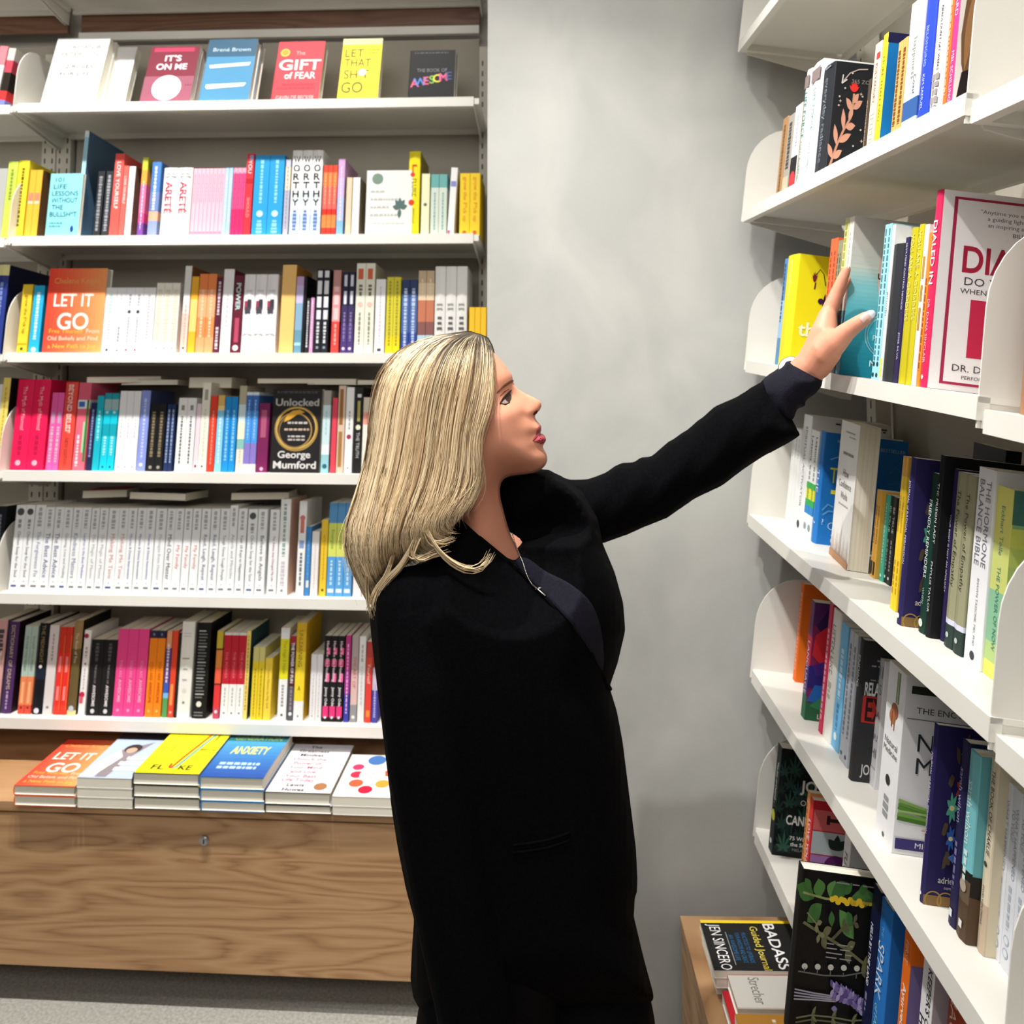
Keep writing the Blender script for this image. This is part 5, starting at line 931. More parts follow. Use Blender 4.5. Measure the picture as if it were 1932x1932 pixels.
# ------------------------------------------------------------------ pile on the right cabinet
gp = 'books piled on the right drawer cabinet'
zc = r0.z + .0006
def turned(px, py, z, L, Wd, th, bands, label, **kw):
    """lying flat, lower edge of the cover towards the room side (left)"""
    d = ray(px, py); k = (z + th - CAMZ) / d.z; P = Vector((0, 0, CAMZ)) + d * k; P.z = z
    M = Matrix.Translation(P) @ Matrix.Rotation(-aR - math.pi / 2 * 1.0, 4, 'Z') @ frame_matrix((0, 0, 0), (0, 0, 1), (1, 0, 0), (0, 1, 0))
    return make_book(M, th, L, Wd, bands, check(label), gp, **kw)
BAD = [FR('#f4d42c', .001, .06, .001, .999), FT('BADASS', '#f4f2f0', .52, .62, .1, .9, .012), FT('are a', '#4a6ac0', .8, .74, .07), FT('Guided Journal', '#f0d85a', .56, .46, .07, .86), FT('PRACTICES TO UPGRADE', '#2f6c9c', .56, .36, .04, .6), FT('YOUR AWESOME AND CREATE', '#2f6c9c', .56, .3, .04, .6), FT('AN AWESOME LIFE', '#2f6c9c', .56, .24, .04, .5), FR('#a8a8a6', .25, .9, .2, .206), FT('JEN SINCERO', '#f4f2f0', .54, .1, .1, .9, .008)]
zz = zc
turned(1324, 1755, zz, .2, .125, .022, '#1a1a1a', 'black and yellow book at the bottom of far pile on right cabinet', fc='#1a1a1a'); zz += .0225
turned(1323, 1750, zz, .2, .125, .016, '#e8e6e0', 'white-edged book in the middle of far pile on right cabinet', fc='#2a2a2a'); zz += .0165
turned(1320, 1736, zz, .2, .125, .013, '#1c1c1d', 'black journal with yellow edge on top of far pile on right cabinet', fc='#202021', items=BAD, bc='#f4d42c')
z2 = zc
turned(1362, 1868, z2, .19, .072, .024, '#c8242e', 'red hardcover beneath pale grey book on right cabinet', hard=True, fc='#c8242e'); z2 += .0245
turned(1372, 1838, z2, .19, .072, .022, '#c0283a', 'pale grey hardcover with red spine on right cabinet', hard=True, fc='#d4d0c8', items=[FT('Strecher', '#8a8680', .5, .22, .1, .8), FT('LIFE ON PURPOSE', '#8a8680', .5, .68, .04, .8), FG('#a8a49c', .15, .85, .58, .02), FC('#4a4038', .86, .86, .1), FC('#d4d0c8', .86, .86, .06)])
turned(1386, 1912, zc, .19, .12, .04, '#a87428', 'ochre book with white lettering nearest on right cabinet', fc='#b07c30', items=[FT('K', '#f0e4d0', .2, .6, .3), FG('#e0d0b0', .1, .6, .3, .03)])
# ------------------------------------------------------------------ the woman
def seg_dist(P, poly, closed=True):
    P = np.asarray(P, float); Q = np.asarray(poly, float); best = np.full(len(P), 1e9)
    for i in range(len(Q) if closed else len(Q) - 1):
        a = Q[i]; b = Q[(i + 1) % len(Q)]; ab = b - a
        t = np.clip(((P - a) @ ab) / max(ab @ ab, 1e-9), 0, 1)
        best = np.minimum(best, np.linalg.norm(P - (a + t[:, None] * ab), axis=1))
    return best
def in_poly(P, poly):
    P = np.asarray(P, float); Q = np.asarray(poly, float); r = np.zeros(len(P), bool); j = len(Q) - 1
    for i in range(len(Q)):
        xi, yi = Q[i]; xj, yj = Q[j]
        with np.errstate(divide='ignore', invalid='ignore'):
            c = ((yi > P[:, 1]) != (yj > P[:, 1])) & (P[:, 0] < (xj - xi) * (P[:, 1] - yi) / (yj - yi + 1e-12) + xi)
        r ^= c; j = i
    return r
def catmull(pts, k=4, closed=True):
    P = [np.array(p, float) for p in pts]; n = len(P); out = []
    rng_ = range(n) if closed else range(n - 1)
    for i in rng_:
        p0, p1, p2, p3 = (P[(i - 1) % n], P[i], P[(i + 1) % n], P[(i + 2) % n]) if closed else (P[max(i - 1, 0)], P[i], P[i + 1], P[min(i + 2, n - 1)])
        for j in range(k):
            t = j / k
            out.append(.5 * ((2 * p1) + (-p0 + p2) * t + (2 * p0 - 5 * p1 + 4 * p2 - p3) * t * t + (-p0 + 3 * p1 - 3 * p2 + p3) * t ** 3))
    if not closed: out.append(P[-1])
    return [tuple(o) for o in out]
def dense(poly, step, closed=True):
    out = []; n = len(poly)
    for i in range(n if closed else n - 1):
        a = np.array(poly[i]); b = np.array(poly[(i + 1) % n]); k = max(1, int(np.linalg.norm(b - a) / step))
        for j in range(k): out.append(tuple(a + (b - a) * j / k))
    return out
def inflate(poly, tfun, Y0, step, open_edge=None):
    """solid whose side outline is poly (photo measurements); tfun -> half thickness in metres. returns verts, faces"""
    B_ = dense(poly, step); x0, y0 = np.min(B_, axis=0); x1, y1 = np.max(B_, axis=0)
    gx, gy = np.meshgrid(np.arange(x0, x1, step), np.arange(y0, y1, step)); gp = np.stack([gx.ravel() + .13 * step, gy.ravel()], 1)
    gp = gp[in_poly(gp, B_)]; gp = gp[seg_dist(gp, B_) > step * .55]
    allp = [Vector(p) for p in B_] + [Vector((float(p[0]), float(p[1]))) for p in gp]
    nb = len(B_)
    vs, es, fs, *_ = delaunay_2d_cdt(allp, [(i, (i + 1) % nb) for i in range(nb)], [], 1, 1e-4)
    V = np.array([(v.x, v.y) for v in vs]); t = tfun(V)
    onb = seg_dist(V, B_) < 1e-2
    if open_edge is None: t = np.where(onb, 0, t)
    out = []; faces = []
    Yf = Y0 if callable(Y0) else (lambda p: np.full(len(p), Y0))
    ym = Yf(V); n = len(V)
    for i in range(n): out.append(at(V[i, 0], V[i, 1], ym[i] - t[i]))
    for i in range(n):
        m = at(V[i, 0], V[i, 1], ym[i]); m.y += t[i]; out.append(m)
    for f in fs:
        faces.append(tuple(f)); faces.append(tuple(n + i for i in reversed(f)))
    cnt = {}
    for f in fs:
        for a, b in zip(f, f[1:] + f[:1]): cnt[(a, b)] = 1
    for (a, b) in cnt:
        if (b, a) not in cnt: faces.append((b, a, n + a, n + b))
    return out, faces
def gfun(s, p=.6): return (1 - (1 - np.clip(s, 0, 1)) ** 2) ** p
def capsule(pts, rads, seg=14):
    """tapered rounded limb along points"""
    P = [Vector(p) for p in pts]; n = len(P); vs = []; fs = []; rings = []
    def ring(c, t, r):
        a = t.orthogonal().normalized(); b = t.cross(a); k0 = len(vs)
        for k in range(seg):
            an = 2 * math.pi * k / seg; vs.append(c + (a * math.cos(an) + b * math.sin(an)) * r)
        rings.append(k0)
    t = (P[1] - P[0]).normalized()
    for q in (.95, .7, .35): ring(P[0] - t * rads[0] * q, t, rads[0] * math.sqrt(1 - q * q))
    for i in range(n):
        t = (P[min(i + 1, n - 1)] - P[max(i - 1, 0)]).normalized(); ring(P[i], t, rads[i])
    t = (P[-1] - P[-2]).normalized()
    for q in (.35, .7, .95): ring(P[-1] + t * rads[-1] * q, t, rads[-1] * math.sqrt(1 - q * q))
    ref = None
    for a, b in zip(rings, rings[1:]):
        # match ring starts to avoid twist
        best = min(range(seg), key=lambda s_: sum((vs[a + k] - vs[b + (k + s_) % seg]).length for k in range(0, seg, 3)))
        if best:
            tmp = [vs[b + (k + best) % seg] for k in range(seg)]
            for k in range(seg): vs[b + k] = tmp[k]
        for k in range(seg): fs.append((a + k, a + (k + 1) % seg, b + (k + 1) % seg, b + k))
    fs.append(tuple(rings[0] + k for k in range(seg))[::-1]); fs.append(tuple(rings[-1] + k for k in range(seg)))
    return vs, fs
def ellipsoid(c, r, rot=None, n=16):
    vs = []; fs = []
    for i in range(1, n):
        for k in range(2 * n):
            a = math.pi * i / n; b = math.pi * k / n
            p = Vector((r[0] * math.sin(a) * math.cos(b), r[1] * math.sin(a) * math.sin(b), r[2] * math.cos(a)))
            if rot: p = rot @ p
            vs.append(p + Vector(c))
    for i in range(n - 2):
        for k in range(2 * n): fs.append((i * 2 * n + k, (i + 1) * 2 * n + k, (i + 1) * 2 * n + (k + 1) % (2 * n), i * 2 * n + (k + 1) % (2 * n)))
    fs.append(tuple(range(2 * n))); fs.append(tuple(range((n - 2) * 2 * n, (n - 1) * 2 * n))[::-1])
    return vs, fs
def fuse(parts, voxel, name, smooth_it=2, fac=.5):
    """one continuous skin over overlapping volumes"""
    vs = []; fs = []
    for v, f in parts:
        b = len(vs); vs += [tuple(q) for q in v]; fs += [tuple(b + i for i in g_) for g_ in f]
    me = bpy.data.meshes.new('tmp'); me.from_pydata(vs, [], fs); me.update()
    bm = bmesh.new(); bm.from_mesh(me)
    bmesh.ops.recalc_face_normals(bm, faces=bm.faces); bm.to_mesh(me); bm.free()
    o = bpy.data.objects.new('tmp', me); COL.objects.link(o)
    m = o.modifiers.new('r', 'REMESH'); m.mode = 'VOXEL'; m.voxel_size = voxel; m.adaptivity = 0
    if smooth_it:
        s_ = o.modifiers.new('s', 'SMOOTH'); s_.factor = fac; s_.iterations = smooth_it
    dg = bpy.context.evaluated_depsgraph_get()
    out = bpy.data.meshes.new_from_object(o.evaluated_get(dg)); out.name = name
    bpy.data.objects.remove(o); smooth(out); return out
YH = 1.22                                     # head mid plane
SC = FPX / YH
FACE = [(930.6, 664), (948, 682), (960.7, 699), (967.2, 709.3), (967.4, 717.5), (973.5, 729.6), (985.3, 738.6), (1000.2, 746), (1013, 752), (1020.2, 757.5), (1022.6, 763.5), (1020.6, 771.8), (1014.6, 778.2), (1010, 783.2), (1009.4, 787.4), (1012.6, 793.8), (1018.4, 799.6), (1021.6, 806.5), (1020, 813), (1017.0, 818.2), (1024.5, 820.3), (1030, 827.3), (1029, 834.4), (1024.3, 841.2), (1026.6, 848.4), (1031.4, 857), (1033, 867), (1030.6, 875.9), (1023.5, 884.2), (1012.6, 890.4), (995.2, 894.6), (975.3, 896.4), (957, 900), (947.6, 908), (943.8, 921), (944.6, 940), (948.5, 955.5), (957, 988), (968, 1018), (985, 1050), (1010, 1090), (1000, 1130), (900, 1130), (830, 1080), (838, 1020), (846, 960), (838, 905), (800, 870), (765, 815), (752, 750), (775, 690), (820, 655), (868, 641), (905, 646)]
FACEP = catmull(FACE, 3)
def g2(V, x, y, s): return np.exp(-((V[:, 0] - x) ** 2 + (V[:, 1] - y) ** 2) / (2 * s * s))
def t_raw(V):
    d = seg_dist(V, FACEP) / SC
    W = .071 + 0 * d
    y = V[:, 1]
    neck = 1 / (1 + np.exp(-(y - 915) / 14)) * (V[:, 0] < 1005)
    W = W * (1 - neck) + .052 * neck
    chest = 1 / (1 + np.exp(-(y - 1045) / 16)); W = W * (1 - chest) + .03 * chest
    W = W * (1 - .58 * g2(V, 1008, 762, 17) - .28 * g2(V, 988, 748, 13))
    return np.where(in_poly(V, FACEP), W * gfun(d / .06, .62), 0)
GS, GX0, GY0, GX1, GY1 = 2.0, 740, 630, 1048, 1140
_gx, _gy = np.arange(GX0, GX1, GS), np.arange(GY0, GY1, GS)
_m = np.stack(np.meshgrid(_gx, _gy), -1).reshape(-1, 2)
_t = t_raw(_m).reshape(len(_gy), len(_gx))
def blur(A, sig):
    k = np.exp(-np.arange(-12, 13) ** 2 / (2 * sig * sig)); k /= k.sum()
    A = np.apply_along_axis(lambda r: np.convolve(np.pad(r, 12, 'edge'), k, 'valid'), 0, A)
    return np.apply_along_axis(lambda r: np.convolve(np.pad(r, 12, 'edge'), k, 'valid'), 1, A)
_in = (_t > 0).astype(float)
_sm = blur(_t, 3.6) / np.maximum(blur(_in, 3.6), .15)
_ed = np.clip((_sm - _t) / .02, 0, 1)
_T = np.where(_t > 0, _sm * .85 + _t * .15, 0)
_T = np.minimum(_T, _t + .004)
def t_head(V):
    V = np.asarray(V, float)
    fx = np.clip((V[:, 0] - GX0) / GS, 0, len(_gx) - 1.001); fy = np.clip((V[:, 1] - GY0) / GS, 0, len(_gy) - 1.001)
    ix, iy = fx.astype(int), fy.astype(int); ax, ay = fx - ix, fy - iy
    t = _T[iy, ix] * (1 - ax) * (1 - ay) + _T[iy, ix + 1] * ax * (1 - ay) + _T[iy + 1, ix] * (1 - ax) * ay + _T[iy + 1, ix + 1] * ax * ay
    t = t - .0075 * g2(V, 968, 744, 11) - .0035 * g2(V, 951, 752, 8)        # eye socket
    t = t + .0035 * g2(V, 953, 715, 13)                                     # brow
    t = t + .005 * g2(V, 955, 790, 22)                                      # cheek
    t = t + .0056 * g2(V, 1000, 777, 5.5) - .0022 * g2(V, 990, 785, 5)        # nose wing, crease
    t = t - .003 * g2(V, 1006, 827, 6)                                      # mouth corner
    t = t + .003 * g2(V, 1020, 828, 5) + .0028 * g2(V, 1016, 808, 5)
    t = t - .003 * g2(V, 1012, 846, 8) - .004 * g2(V, 940, 880, 20)
    return np.maximum(t, 0)
def on_face(px, py, off=.0008, side=-1):
    t = float(t_head(np.array([[px, py]]))[0]) + off
    if side < 0: return at(px, py, YH - t)
    m = at(px, py, YH); m.y += t; return m
head = inflate(FACEP, t_head, YH, 4.0)
# reaching hand (thumb side towards the room)
def P3(px, py, Y): return at(px, py, Y)
hand = [
 capsule([P3(1480, 745, 1.262), P3(1512, 707, 1.245), P3(1531, 690, 1.235)], [.024, .0235, .0245]),
 capsule([P3(1531, 690, 1.235), P3(1548, 655, 1.228), P3(1556, 625, 1.226), P3(1561, 597, 1.232)], [.0235, .0225, .019, .0135]),
 capsule([P3(1540, 690, 1.225), P3(1560, 660, 1.205), P3(1572, 640, 1.2)], [.021, .0215, .0165]),
 capsule([P3(1538, 680, 1.245), P3(1553, 640, 1.25), P3(1560, 603, 1.255)], [.021, .0205, .0135]),
 # index
 capsule([P3(1558, 606, 1.236), P3(1566, 582, 1.236), P3(1579, 551, 1.234), P3(1590, 526, 1.23), P3(1597.5, 508, 1.226)], [.0122, .0108, .0092, .0082, .0062]),
 # middle, ring, little behind the book
 capsule([P3(1557, 612, 1.256), P3(1570, 578, 1.262), P3(1585, 548, 1.262), P3(1598, 528, 1.258)], [.0115, .0095, .0085, .0065]),
 capsule([P3(1553, 622, 1.272), P3(1566, 592, 1.282), P3(1580, 566, 1.284), P3(1590, 550, 1.28)], [.0112, .009, .008, .0062]),
 capsule([P3(1549, 634, 1.284), P3(1560, 610, 1.298), P3(1570, 590, 1.302)], [.0105, .0082, .0062]),
 # thumb
 capsule([P3(1556, 668, 1.205), P3(1577, 645, 1.188), P3(1598, 625, 1.176), P3(1617, 611, 1.166), P3(1634, 600, 1.158), P3(1644, 593.5, 1.154)], [.0185, .0165, .0128, .0108, .0092, .0068]),
]
arm_in = [capsule([P3(1045, 985, 1.42), P3(1230, 900, 1.39), P3(1300, 868, 1.37), P3(1480, 745, 1.262)], [.03, .03, .028, .022])]
torso_in = [ellipsoid(P3(930, 1180, 1.28), (.075, .10, .11)), ellipsoid(P3(930, 1330, 1.27), (.07, .10, .16)), ellipsoid(P3(955, 1560, 1.27), (.085, .11, .17)),
    capsule([P3(900, 1150, 1.27), P3(800, 1165, 1.165), P3(808, 1420, 1.14), P3(850, 1700, 1.13), P3(892, 1900, 1.118)], [.045, .036, .034, .03, .024]),
    capsule([P3(930, 1120, 1.3), P3(1045, 985, 1.42)], [.05, .03])]
near_hand = [capsule([P3(892, 1900, 1.118), P3(905, 1970, 1.115), P3(915, 2010, 1.113)], [.024, .028, .022])]
for k in range(4):
    near_hand.append(capsule([P3(905, 1985, 1.11 + .014 * (k - 1.5)), P3(922, 2055, 1.11 + .017 * (k - 1.5)), P3(936, 2095 - 8 * abs(k - 1.3), 1.11 + .015 * (k - 1.5))], [.0095, .0085, .0065]))
near_hand.append(capsule([P3(905, 1965, 1.1), P3(940, 2010, 1.09), P3(955, 2050, 1.09)], [.012, .0105, .008]))
legs_in = []
hipn, hipf = P3(940, 1640, 1.21), P3(985, 1640, 1.33)
for h_, fx in ((hipn, -.02), (hipf, .06)):
    legs_in.append(capsule([h_, Vector((h_.x + fx * .3, h_.y, .50)), Vector((h_.x + fx * .6, h_.y, .08))], [.065, .055, .036]))
    legs_in.append(capsule([Vector((h_.x + fx * .6, h_.y, .06)), Vector((h_.x + fx * .6 + .1, h_.y, .04)), Vector((h_.x + fx * .6 + .15, h_.y, .035))], [.036, .032, .022]))
body_me = fuse([head] + hand + arm_in + torso_in + near_hand + legs_in, .0026, 'body', 3, .45)
def skin_mat(name, c, c2):
    m = noise_mat(name, lin(c), lin(c2), (1, 1, 1), 35, 4, .5, .3)
    b = m.node_tree.nodes['Principled BSDF']; b.inputs['Subsurface Weight'].default_value = .12; b.inputs['Subsurface Radius'].default_value = (.012, .005, .003); b.inputs['Subsurface Scale'].default_value = 1
    return m
M_SKIN = skin_mat('skin', '#db957a', '#de9a7f'); M_LIP = mat('#ad4850', .45, .35); M_BROW = mat('#7a5038', .8, .1)
M_SCL = mat('#9c887e', .35, .3); M_IRIS = mat('#3a241a', .15, .5); M_LASH = mat('#1c120e', .6, .2); M_NOST = mat('#6a2c22', .8, .1); M_NAIL = mat('#f0c4bc', .2, .6); M_NAILT = mat('#f4f0f2', .2, .6)
C7 = lambda pts: [(640 + x * .24845, 600 + y * .24845) for x, y in pts]
extra = Geo()
def face_patch(pts, m, off=.0008, rows=5, both=True, edge=.2):
    """thin fitted layer on the face following an outline"""
    P = dense(catmull(pts, 3), 2.0); c = np.mean(P, axis=0)
    for side in ((-1, 1) if both else (-1,)):
        vs = [on_face(c[0], c[1], off, side)]; n = len(P)
        for r_ in range(1, rows + 1):
            for p in P:
                q = c + (np.array(p) - c) * r_ / rows; vs.append(on_face(q[0], q[1], off if r_ < rows else off * edge, side))
        fs = [(0, 1 + k, 1 + (k + 1) % n) for k in range(n)]
        for r_ in range(rows - 1):
            for k in range(n): fs.append((1 + r_ * n + k, 1 + r_ * n + (k + 1) % n, 1 + (r_ + 1) * n + (k + 1) % n, 1 + (r_ + 1) * n + k))
        extra.add(vs, fs, m)
def face_line(pts, m, r, off=.0006):
    for side in (-1, 1):
        extra.tube([on_face(x, y, off, side) for x, y in pts], r, m, 6)
face_patch(C7([(1234, 642), (1258, 606), (1292, 572), (1306, 590), (1300, 632), (1266, 650)]), M_SCL, .0012)
face_patch(C7([(1258, 618), (1268, 586), (1294, 566), (1309, 588), (1304, 624), (1284, 642)]), M_IRIS, .0018)
face_line(C7([(1222, 650), (1240, 618), (1262, 592), (1290, 566), (1308, 548)]), M_LASH, [.0006, .0013, .0016, .0016, .0008], .0016)
face_line(C7([(1226, 648), (1262, 656), (1296, 640)]), M_LASH, [.0005, .0008, .0005], .001)
face_line(C7([(1222, 592), (1250, 562), (1290, 540)]), M_NOST, [.0003, .0006, .0004], .0003)  # upper eyelid shade, painted as a thin dark line
face_patch(C7([(1196, 566), (1238, 514), (1290, 478), (1320, 470), (1322, 486), (1296, 500), (1246, 532), (1206, 568)]), M_BROW, .0014)
face_patch(C7([(1472, 930), (1492, 886), (1512, 840), (1532, 818), (1533, 858), (1519, 880), (1500, 908)]), M_LIP, .0024, edge=.7)
face_patch(C7([(1474, 934), (1508, 902), (1522, 884), (1550, 888), (1570, 918), (1563, 944), (1540, 956), (1500, 944)]), M_LIP, .0018, edge=.4)
face_line(C7([(1470, 932), (1500, 906), (1521, 882)]), M_NOST, [.0006, .001, .0006], .0006)
face_patch(C7([(1474, 738), (1480, 716), (1500, 702), (1510, 706), (1498, 728)]), M_NOST, .0006)
# thumb nail and index nail
def nail(c, ax, up, l, wd, m1, m2):
    ax = ax.normalized(); n_ = (up - ax * up.dot(ax)).normalized(); sd = ax.cross(n_)
    for a0, a1, m in ((-.5, .2, m1), (.2, .62, m2)):
        vs = []; fs = []; K_ = 7
        for i in range(5):
            s_ = a0 + (a1 - a0) * i / 4
            wf = wd * (1 - max(0, (s_ - .25) / .42) ** 2 * .75) * (1 - max(0, (-s_ - .35) / .2) * .3)
            for k in range(K_):
                q = (k / (K_ - 1) - .5) * 2
                vs.append(c + ax * (s_ * l) + sd * (q * wf / 2) + n_ * (-.0016 * q * q + .0004 * s_))
        for i in range(4):
            for k in range(K_ - 1): fs.append((i * K_ + k, i * K_ + k + 1, (i + 1) * K_ + k + 1, (i + 1) * K_ + k))
        extra.add(vs, fs, m)
tc_, ta = P3(1636.5, 597.5, 1.1495), P3(1650, 588, 1.147) - P3(1628, 603, 1.152)
nail(tc_, ta, Vector((.1, -1, .25)), .0185, .0115, M_NAIL, M_NAILT)
ti, ti2 = P3(1595, 508, 1.2255), P3(1600, 500, 1.2245) - P3(1590, 524, 1.23)
nail(ti, ti2, Vector((-.75, -.25, .35)), .012, .009, M_NAIL, M_NAILT)
bv = [tuple(v.co) for v in body_me.vertices]; bf = [tuple(p.vertices) for p in body_me.polygons]
bg_ = Geo(); bg_.add(bv, bf, M_SKIN)
nb_ = len(bg_.f)
LIPS = [dense(catmull(C7(q), 3), 2) for q in ([(1472, 930), (1492, 886), (1512, 838), (1545, 812), (1545, 860), (1519, 882), (1500, 908)], [(1474, 934), (1508, 902), (1522, 884), (1552, 884), (1590, 918), (1580, 948), (1540, 958), (1500, 944)])]
_c = np.array([proj(sum((Vector(bv[i]) for i in f), Vector()) / len(f)) if .9 < bv[f[0]][1] < 1.35 and bv[f[0]][2] > 1.3 and bv[f[0]][0] > 0 and bv[f[0]][0] < .07 else (0, 0) for f in bf])
_l = in_poly(_c, LIPS[0]) | in_poly(_c, LIPS[1]); kl = bg_.mi(M_LIP)
for i in np.nonzero(_l)[0]: bg_.m[i] = kl
for m in extra.mats: bg_.mi(m)
base_ = len(bg_.v); bg_.v += extra.v; bg_.f += [tuple(base_ + i for i in f) for f in extra.f]; bg_.m += [bg_.mi(extra.mats[k]) for k in extra.m]
ML = Matrix.Translation((hipn.x + .02, 1.26, 0))
woman = thing('person', 'blonde woman in black blazer reaching up to the right bookcase with her left hand', 'person', ML)
def child(name, me):
    o = link(name, me, woman); o.matrix_parent_inverse = ML.inverted(); return o
me = bg_.mesh('body'); smooth(me); child('body', me)

# clothing
M_WOOL = noise_mat('black_wool', (.0012, .0012, .0017), (.0022, .0022, .003), (1, 1, 1), 220, 3, .95, .06, .2, 400)
M_NAVY = noise_mat('navy_knit', (.007, .0065, .013), (.010, .0095, .017), (1, 1, 1), 300, 3, .85, .15, .2, 500)
M_PANT = noise_mat('black_trouser_cloth', (.0018, .0018, .0024), (.0026, .0026, .0032), (1, 1, 1), 260, 3, .9, .12)
YB = 1.26; SB = FPX / YB
CUT = [(860, 972), (905, 1013), (955, 1054), (973, 1061), (990, 1044), (986, 1022), (962, 1006), (943, 985), (934, 953), (932, 925)]
BLZ = [(932, 925), (942, 905), (975, 898), (1005, 894), (1034, 888), (1060, 899), (1100, 930), (1128, 980), (1137, 1025), (1160, 1080), (1176, 1138), (1180, 1190), (1166, 1250), (1150, 1297), (1164, 1342), (1175, 1400), (1190, 1520), (1200, 1600), (1203, 1660), (1202, 1683), (1198, 1694), (1196, 1730), (1215, 1810), (1234, 1880), (1231, 1891), (1222, 1894), (1100, 1902), (950, 1912), (860, 1915), (792, 1905), (780, 1885), (774, 1850), (777, 1790), (781, 1735), (766, 1680), (750, 1600), (739, 1530), (731, 1460), (719, 1360), (708, 1270), (699, 1190), (697, 1152), (706, 1124), (740, 1101), (790, 1067), (828, 1030), (848, 990)]
BLZ_OUT = dense(BLZ[4:] + [(848, 960), (870, 900), (950, 890), (1000, 890)], 15)
BLZ_DOM = BLZ + CUT[:-1]
def t_blz(V):
    d = seg_dist(V, BLZ_OUT) / SB
    t = .165 * gfun(d / .09, .5)
    low = 1 / (1 + np.exp(-(V[:, 1] - 1450) / 80)); t = t * (1 - .12 * low)
    dc = seg_dist(V, CUT, False) / SB
    far = ((V[:, 0] > 925) & (V[:, 1] < 1030)) * np.clip((1030 - V[:, 1]) / 25, 0, 1)
    tn = np.maximum(t_head(V) + .006, .03) + .04
    return np.maximum(np.minimum(t, tn * (1 - far) + .004 + .8 * np.maximum(dc - .006 * far, 0)), .004)
blz = inflate(BLZ_DOM, t_blz, YB, 11.0, open_edge=True)
ARM = [(1040, 892), (1075, 905), (1110, 904), (1140, 893), (1172, 873), (1196, 872), (1212, 862), (1228, 862), (1262, 834), (1305, 805), (1352, 765), (1390, 749), (1444, 715.5), (1472, 752), (1494, 788), (1511, 822), (1480, 841), (1440, 862), (1403, 886), (1363, 917), (1312, 941), (1257, 979), (1218, 994), (1185, 1009), (1137, 1026), (1080, 1020), (1035, 960)]
def y_arm(V): return np.interp(V[:, 0], [1040, 1230, 1300, 1480, 1560], [1.41, 1.39, 1.37, 1.268, 1.235])
ARMD = dense(ARM, 6)
def t_arm(V): return np.maximum(.062 * gfun(seg_dist(V, ARMD) / 1200 / .05, .5), .002) + .0015 * np.sin(V[:, 0] * .11 + V[:, 1] * .07)
sleeve = inflate(ARM, t_arm, y_arm, 8.0)
nsl = capsule([P3(790, 1150, 1.155), P3(801, 1290, 1.14), P3(812, 1430, 1.13), P3(838, 1600, 1.125), P3(866, 1760, 1.12), P3(890, 1880, 1.118), P3(906, 1985, 1.117)], [.058, .058, .055, .052, .049, .047, .046], 20)
bme = fuse([blz, sleeve, nsl], .0042, 'blazer', 2, .45); bme.materials.append(M_WOOL); child('blazer', bme)
CUFF = [(1425, 738), (1445, 712), (1462, 700), (1478, 690), (1476, 684), (1490, 680), (1510, 682), (1532, 693), (1553, 712), (1551, 728), (1540, 742), (1526, 752), (1520, 756), (1520, 766), (1504, 772), (1498, 790), (1484, 800), (1450, 785)]
def t_cuff(V): return np.maximum(.048 * gfun(seg_dist(V, CUFF) / 1290 / .034, .5), .001)
cme = fuse([inflate(CUFF, t_cuff, y_arm, 5.0)], .0025, 'shirt_cuff', 2, .4); cme.materials.append(M_NAVY); child('shirt_cuff', cme)
def surf_b(px, py, off):
    t = float(t_blz(np.array([[px, py]]))[0]) + off; return at(px, py, YB - t)
def patch_on(pts, off, step, name, m, thick=.003):
    P = dense(pts, step); x0, y0 = np.min(P, axis=0); x1, y1 = np.max(P, axis=0)
    gx, gy = np.meshgrid(np.arange(x0, x1, step), np.arange(y0, y1, step)); gp = np.stack([gx.ravel(), gy.ravel()], 1)
    gp = gp[in_poly(gp, P)]; gp = gp[seg_dist(gp, P) > step * .5]; nb = len(P)
    vs, _, fs, *_ = delaunay_2d_cdt([Vector(p) for p in P] + [Vector((float(a), float(b))) for a, b in gp], [(i, (i + 1) % nb) for i in range(nb)], [], 1, 1e-4)
    g = Geo(); n = len(vs)
    V = [surf_b(v.x, v.y, off) for v in vs] + [surf_b(v.x, v.y, off - thick) for v in vs]
    F = [tuple(f) for f in fs] + [tuple(n + i for i in reversed(f)) for f in fs]
    ed = {(a, b) for f in fs for a, b in zip(f, f[1:] + f[:1])}
    F += [(b, a, n + a, n + b) for a, b in ed if (b, a) not in ed]
    g.add(V, F, m); me = g.mesh(name); fix_normals(me); smooth(me); return child(name, me)
patch_on(catmull([(974, 1063), (984, 1052), (1000, 1056), (1030, 1078), (1070, 1098), (1108, 1128), (1128, 1165), (1138, 1215), (1137, 1264), (1118, 1236), (1082, 1182), (1040, 1136), (1004, 1098)], 3), .003, 9, 'knit_top', M_NAVY, .004)
lp = Geo(); lp.tube([surf_b(x, y, .0015) for x, y in [(905, 1014), (955, 1055), (985, 1082), (1040, 1138), (1082, 1184), (1118, 1238), (1140, 1280), (1152, 1300)]], .0026, M_WOOL, 6)
me = lp.mesh('lapel_edge'); smooth(me); child('lapel_edge', me)
pk = Geo()
for dy in (0, 14): pk.tube([surf_b(x, y + dy, .001) for x, y in [(968, 1595), (1000, 1591), (1030, 1586), (1056, 1578), (1076, 1570)]], .0016, M_WOOL, 6)
me = pk.mesh('pocket_welt'); smooth(me); child('pocket_welt', me)
M_SILVER = mat('#d9d4cc', .25, .5, .9)
nk = Geo(); chain = catmull([(966, 1005), (973, 1028), (980, 1046), (986, 1060), (991, 1076), (997, 1091), (1004, 1103)], 6, False)
cp = [on_face(x, y, .004) if y < 1050 else surf_b(x, y, .006) for x, y in chain]
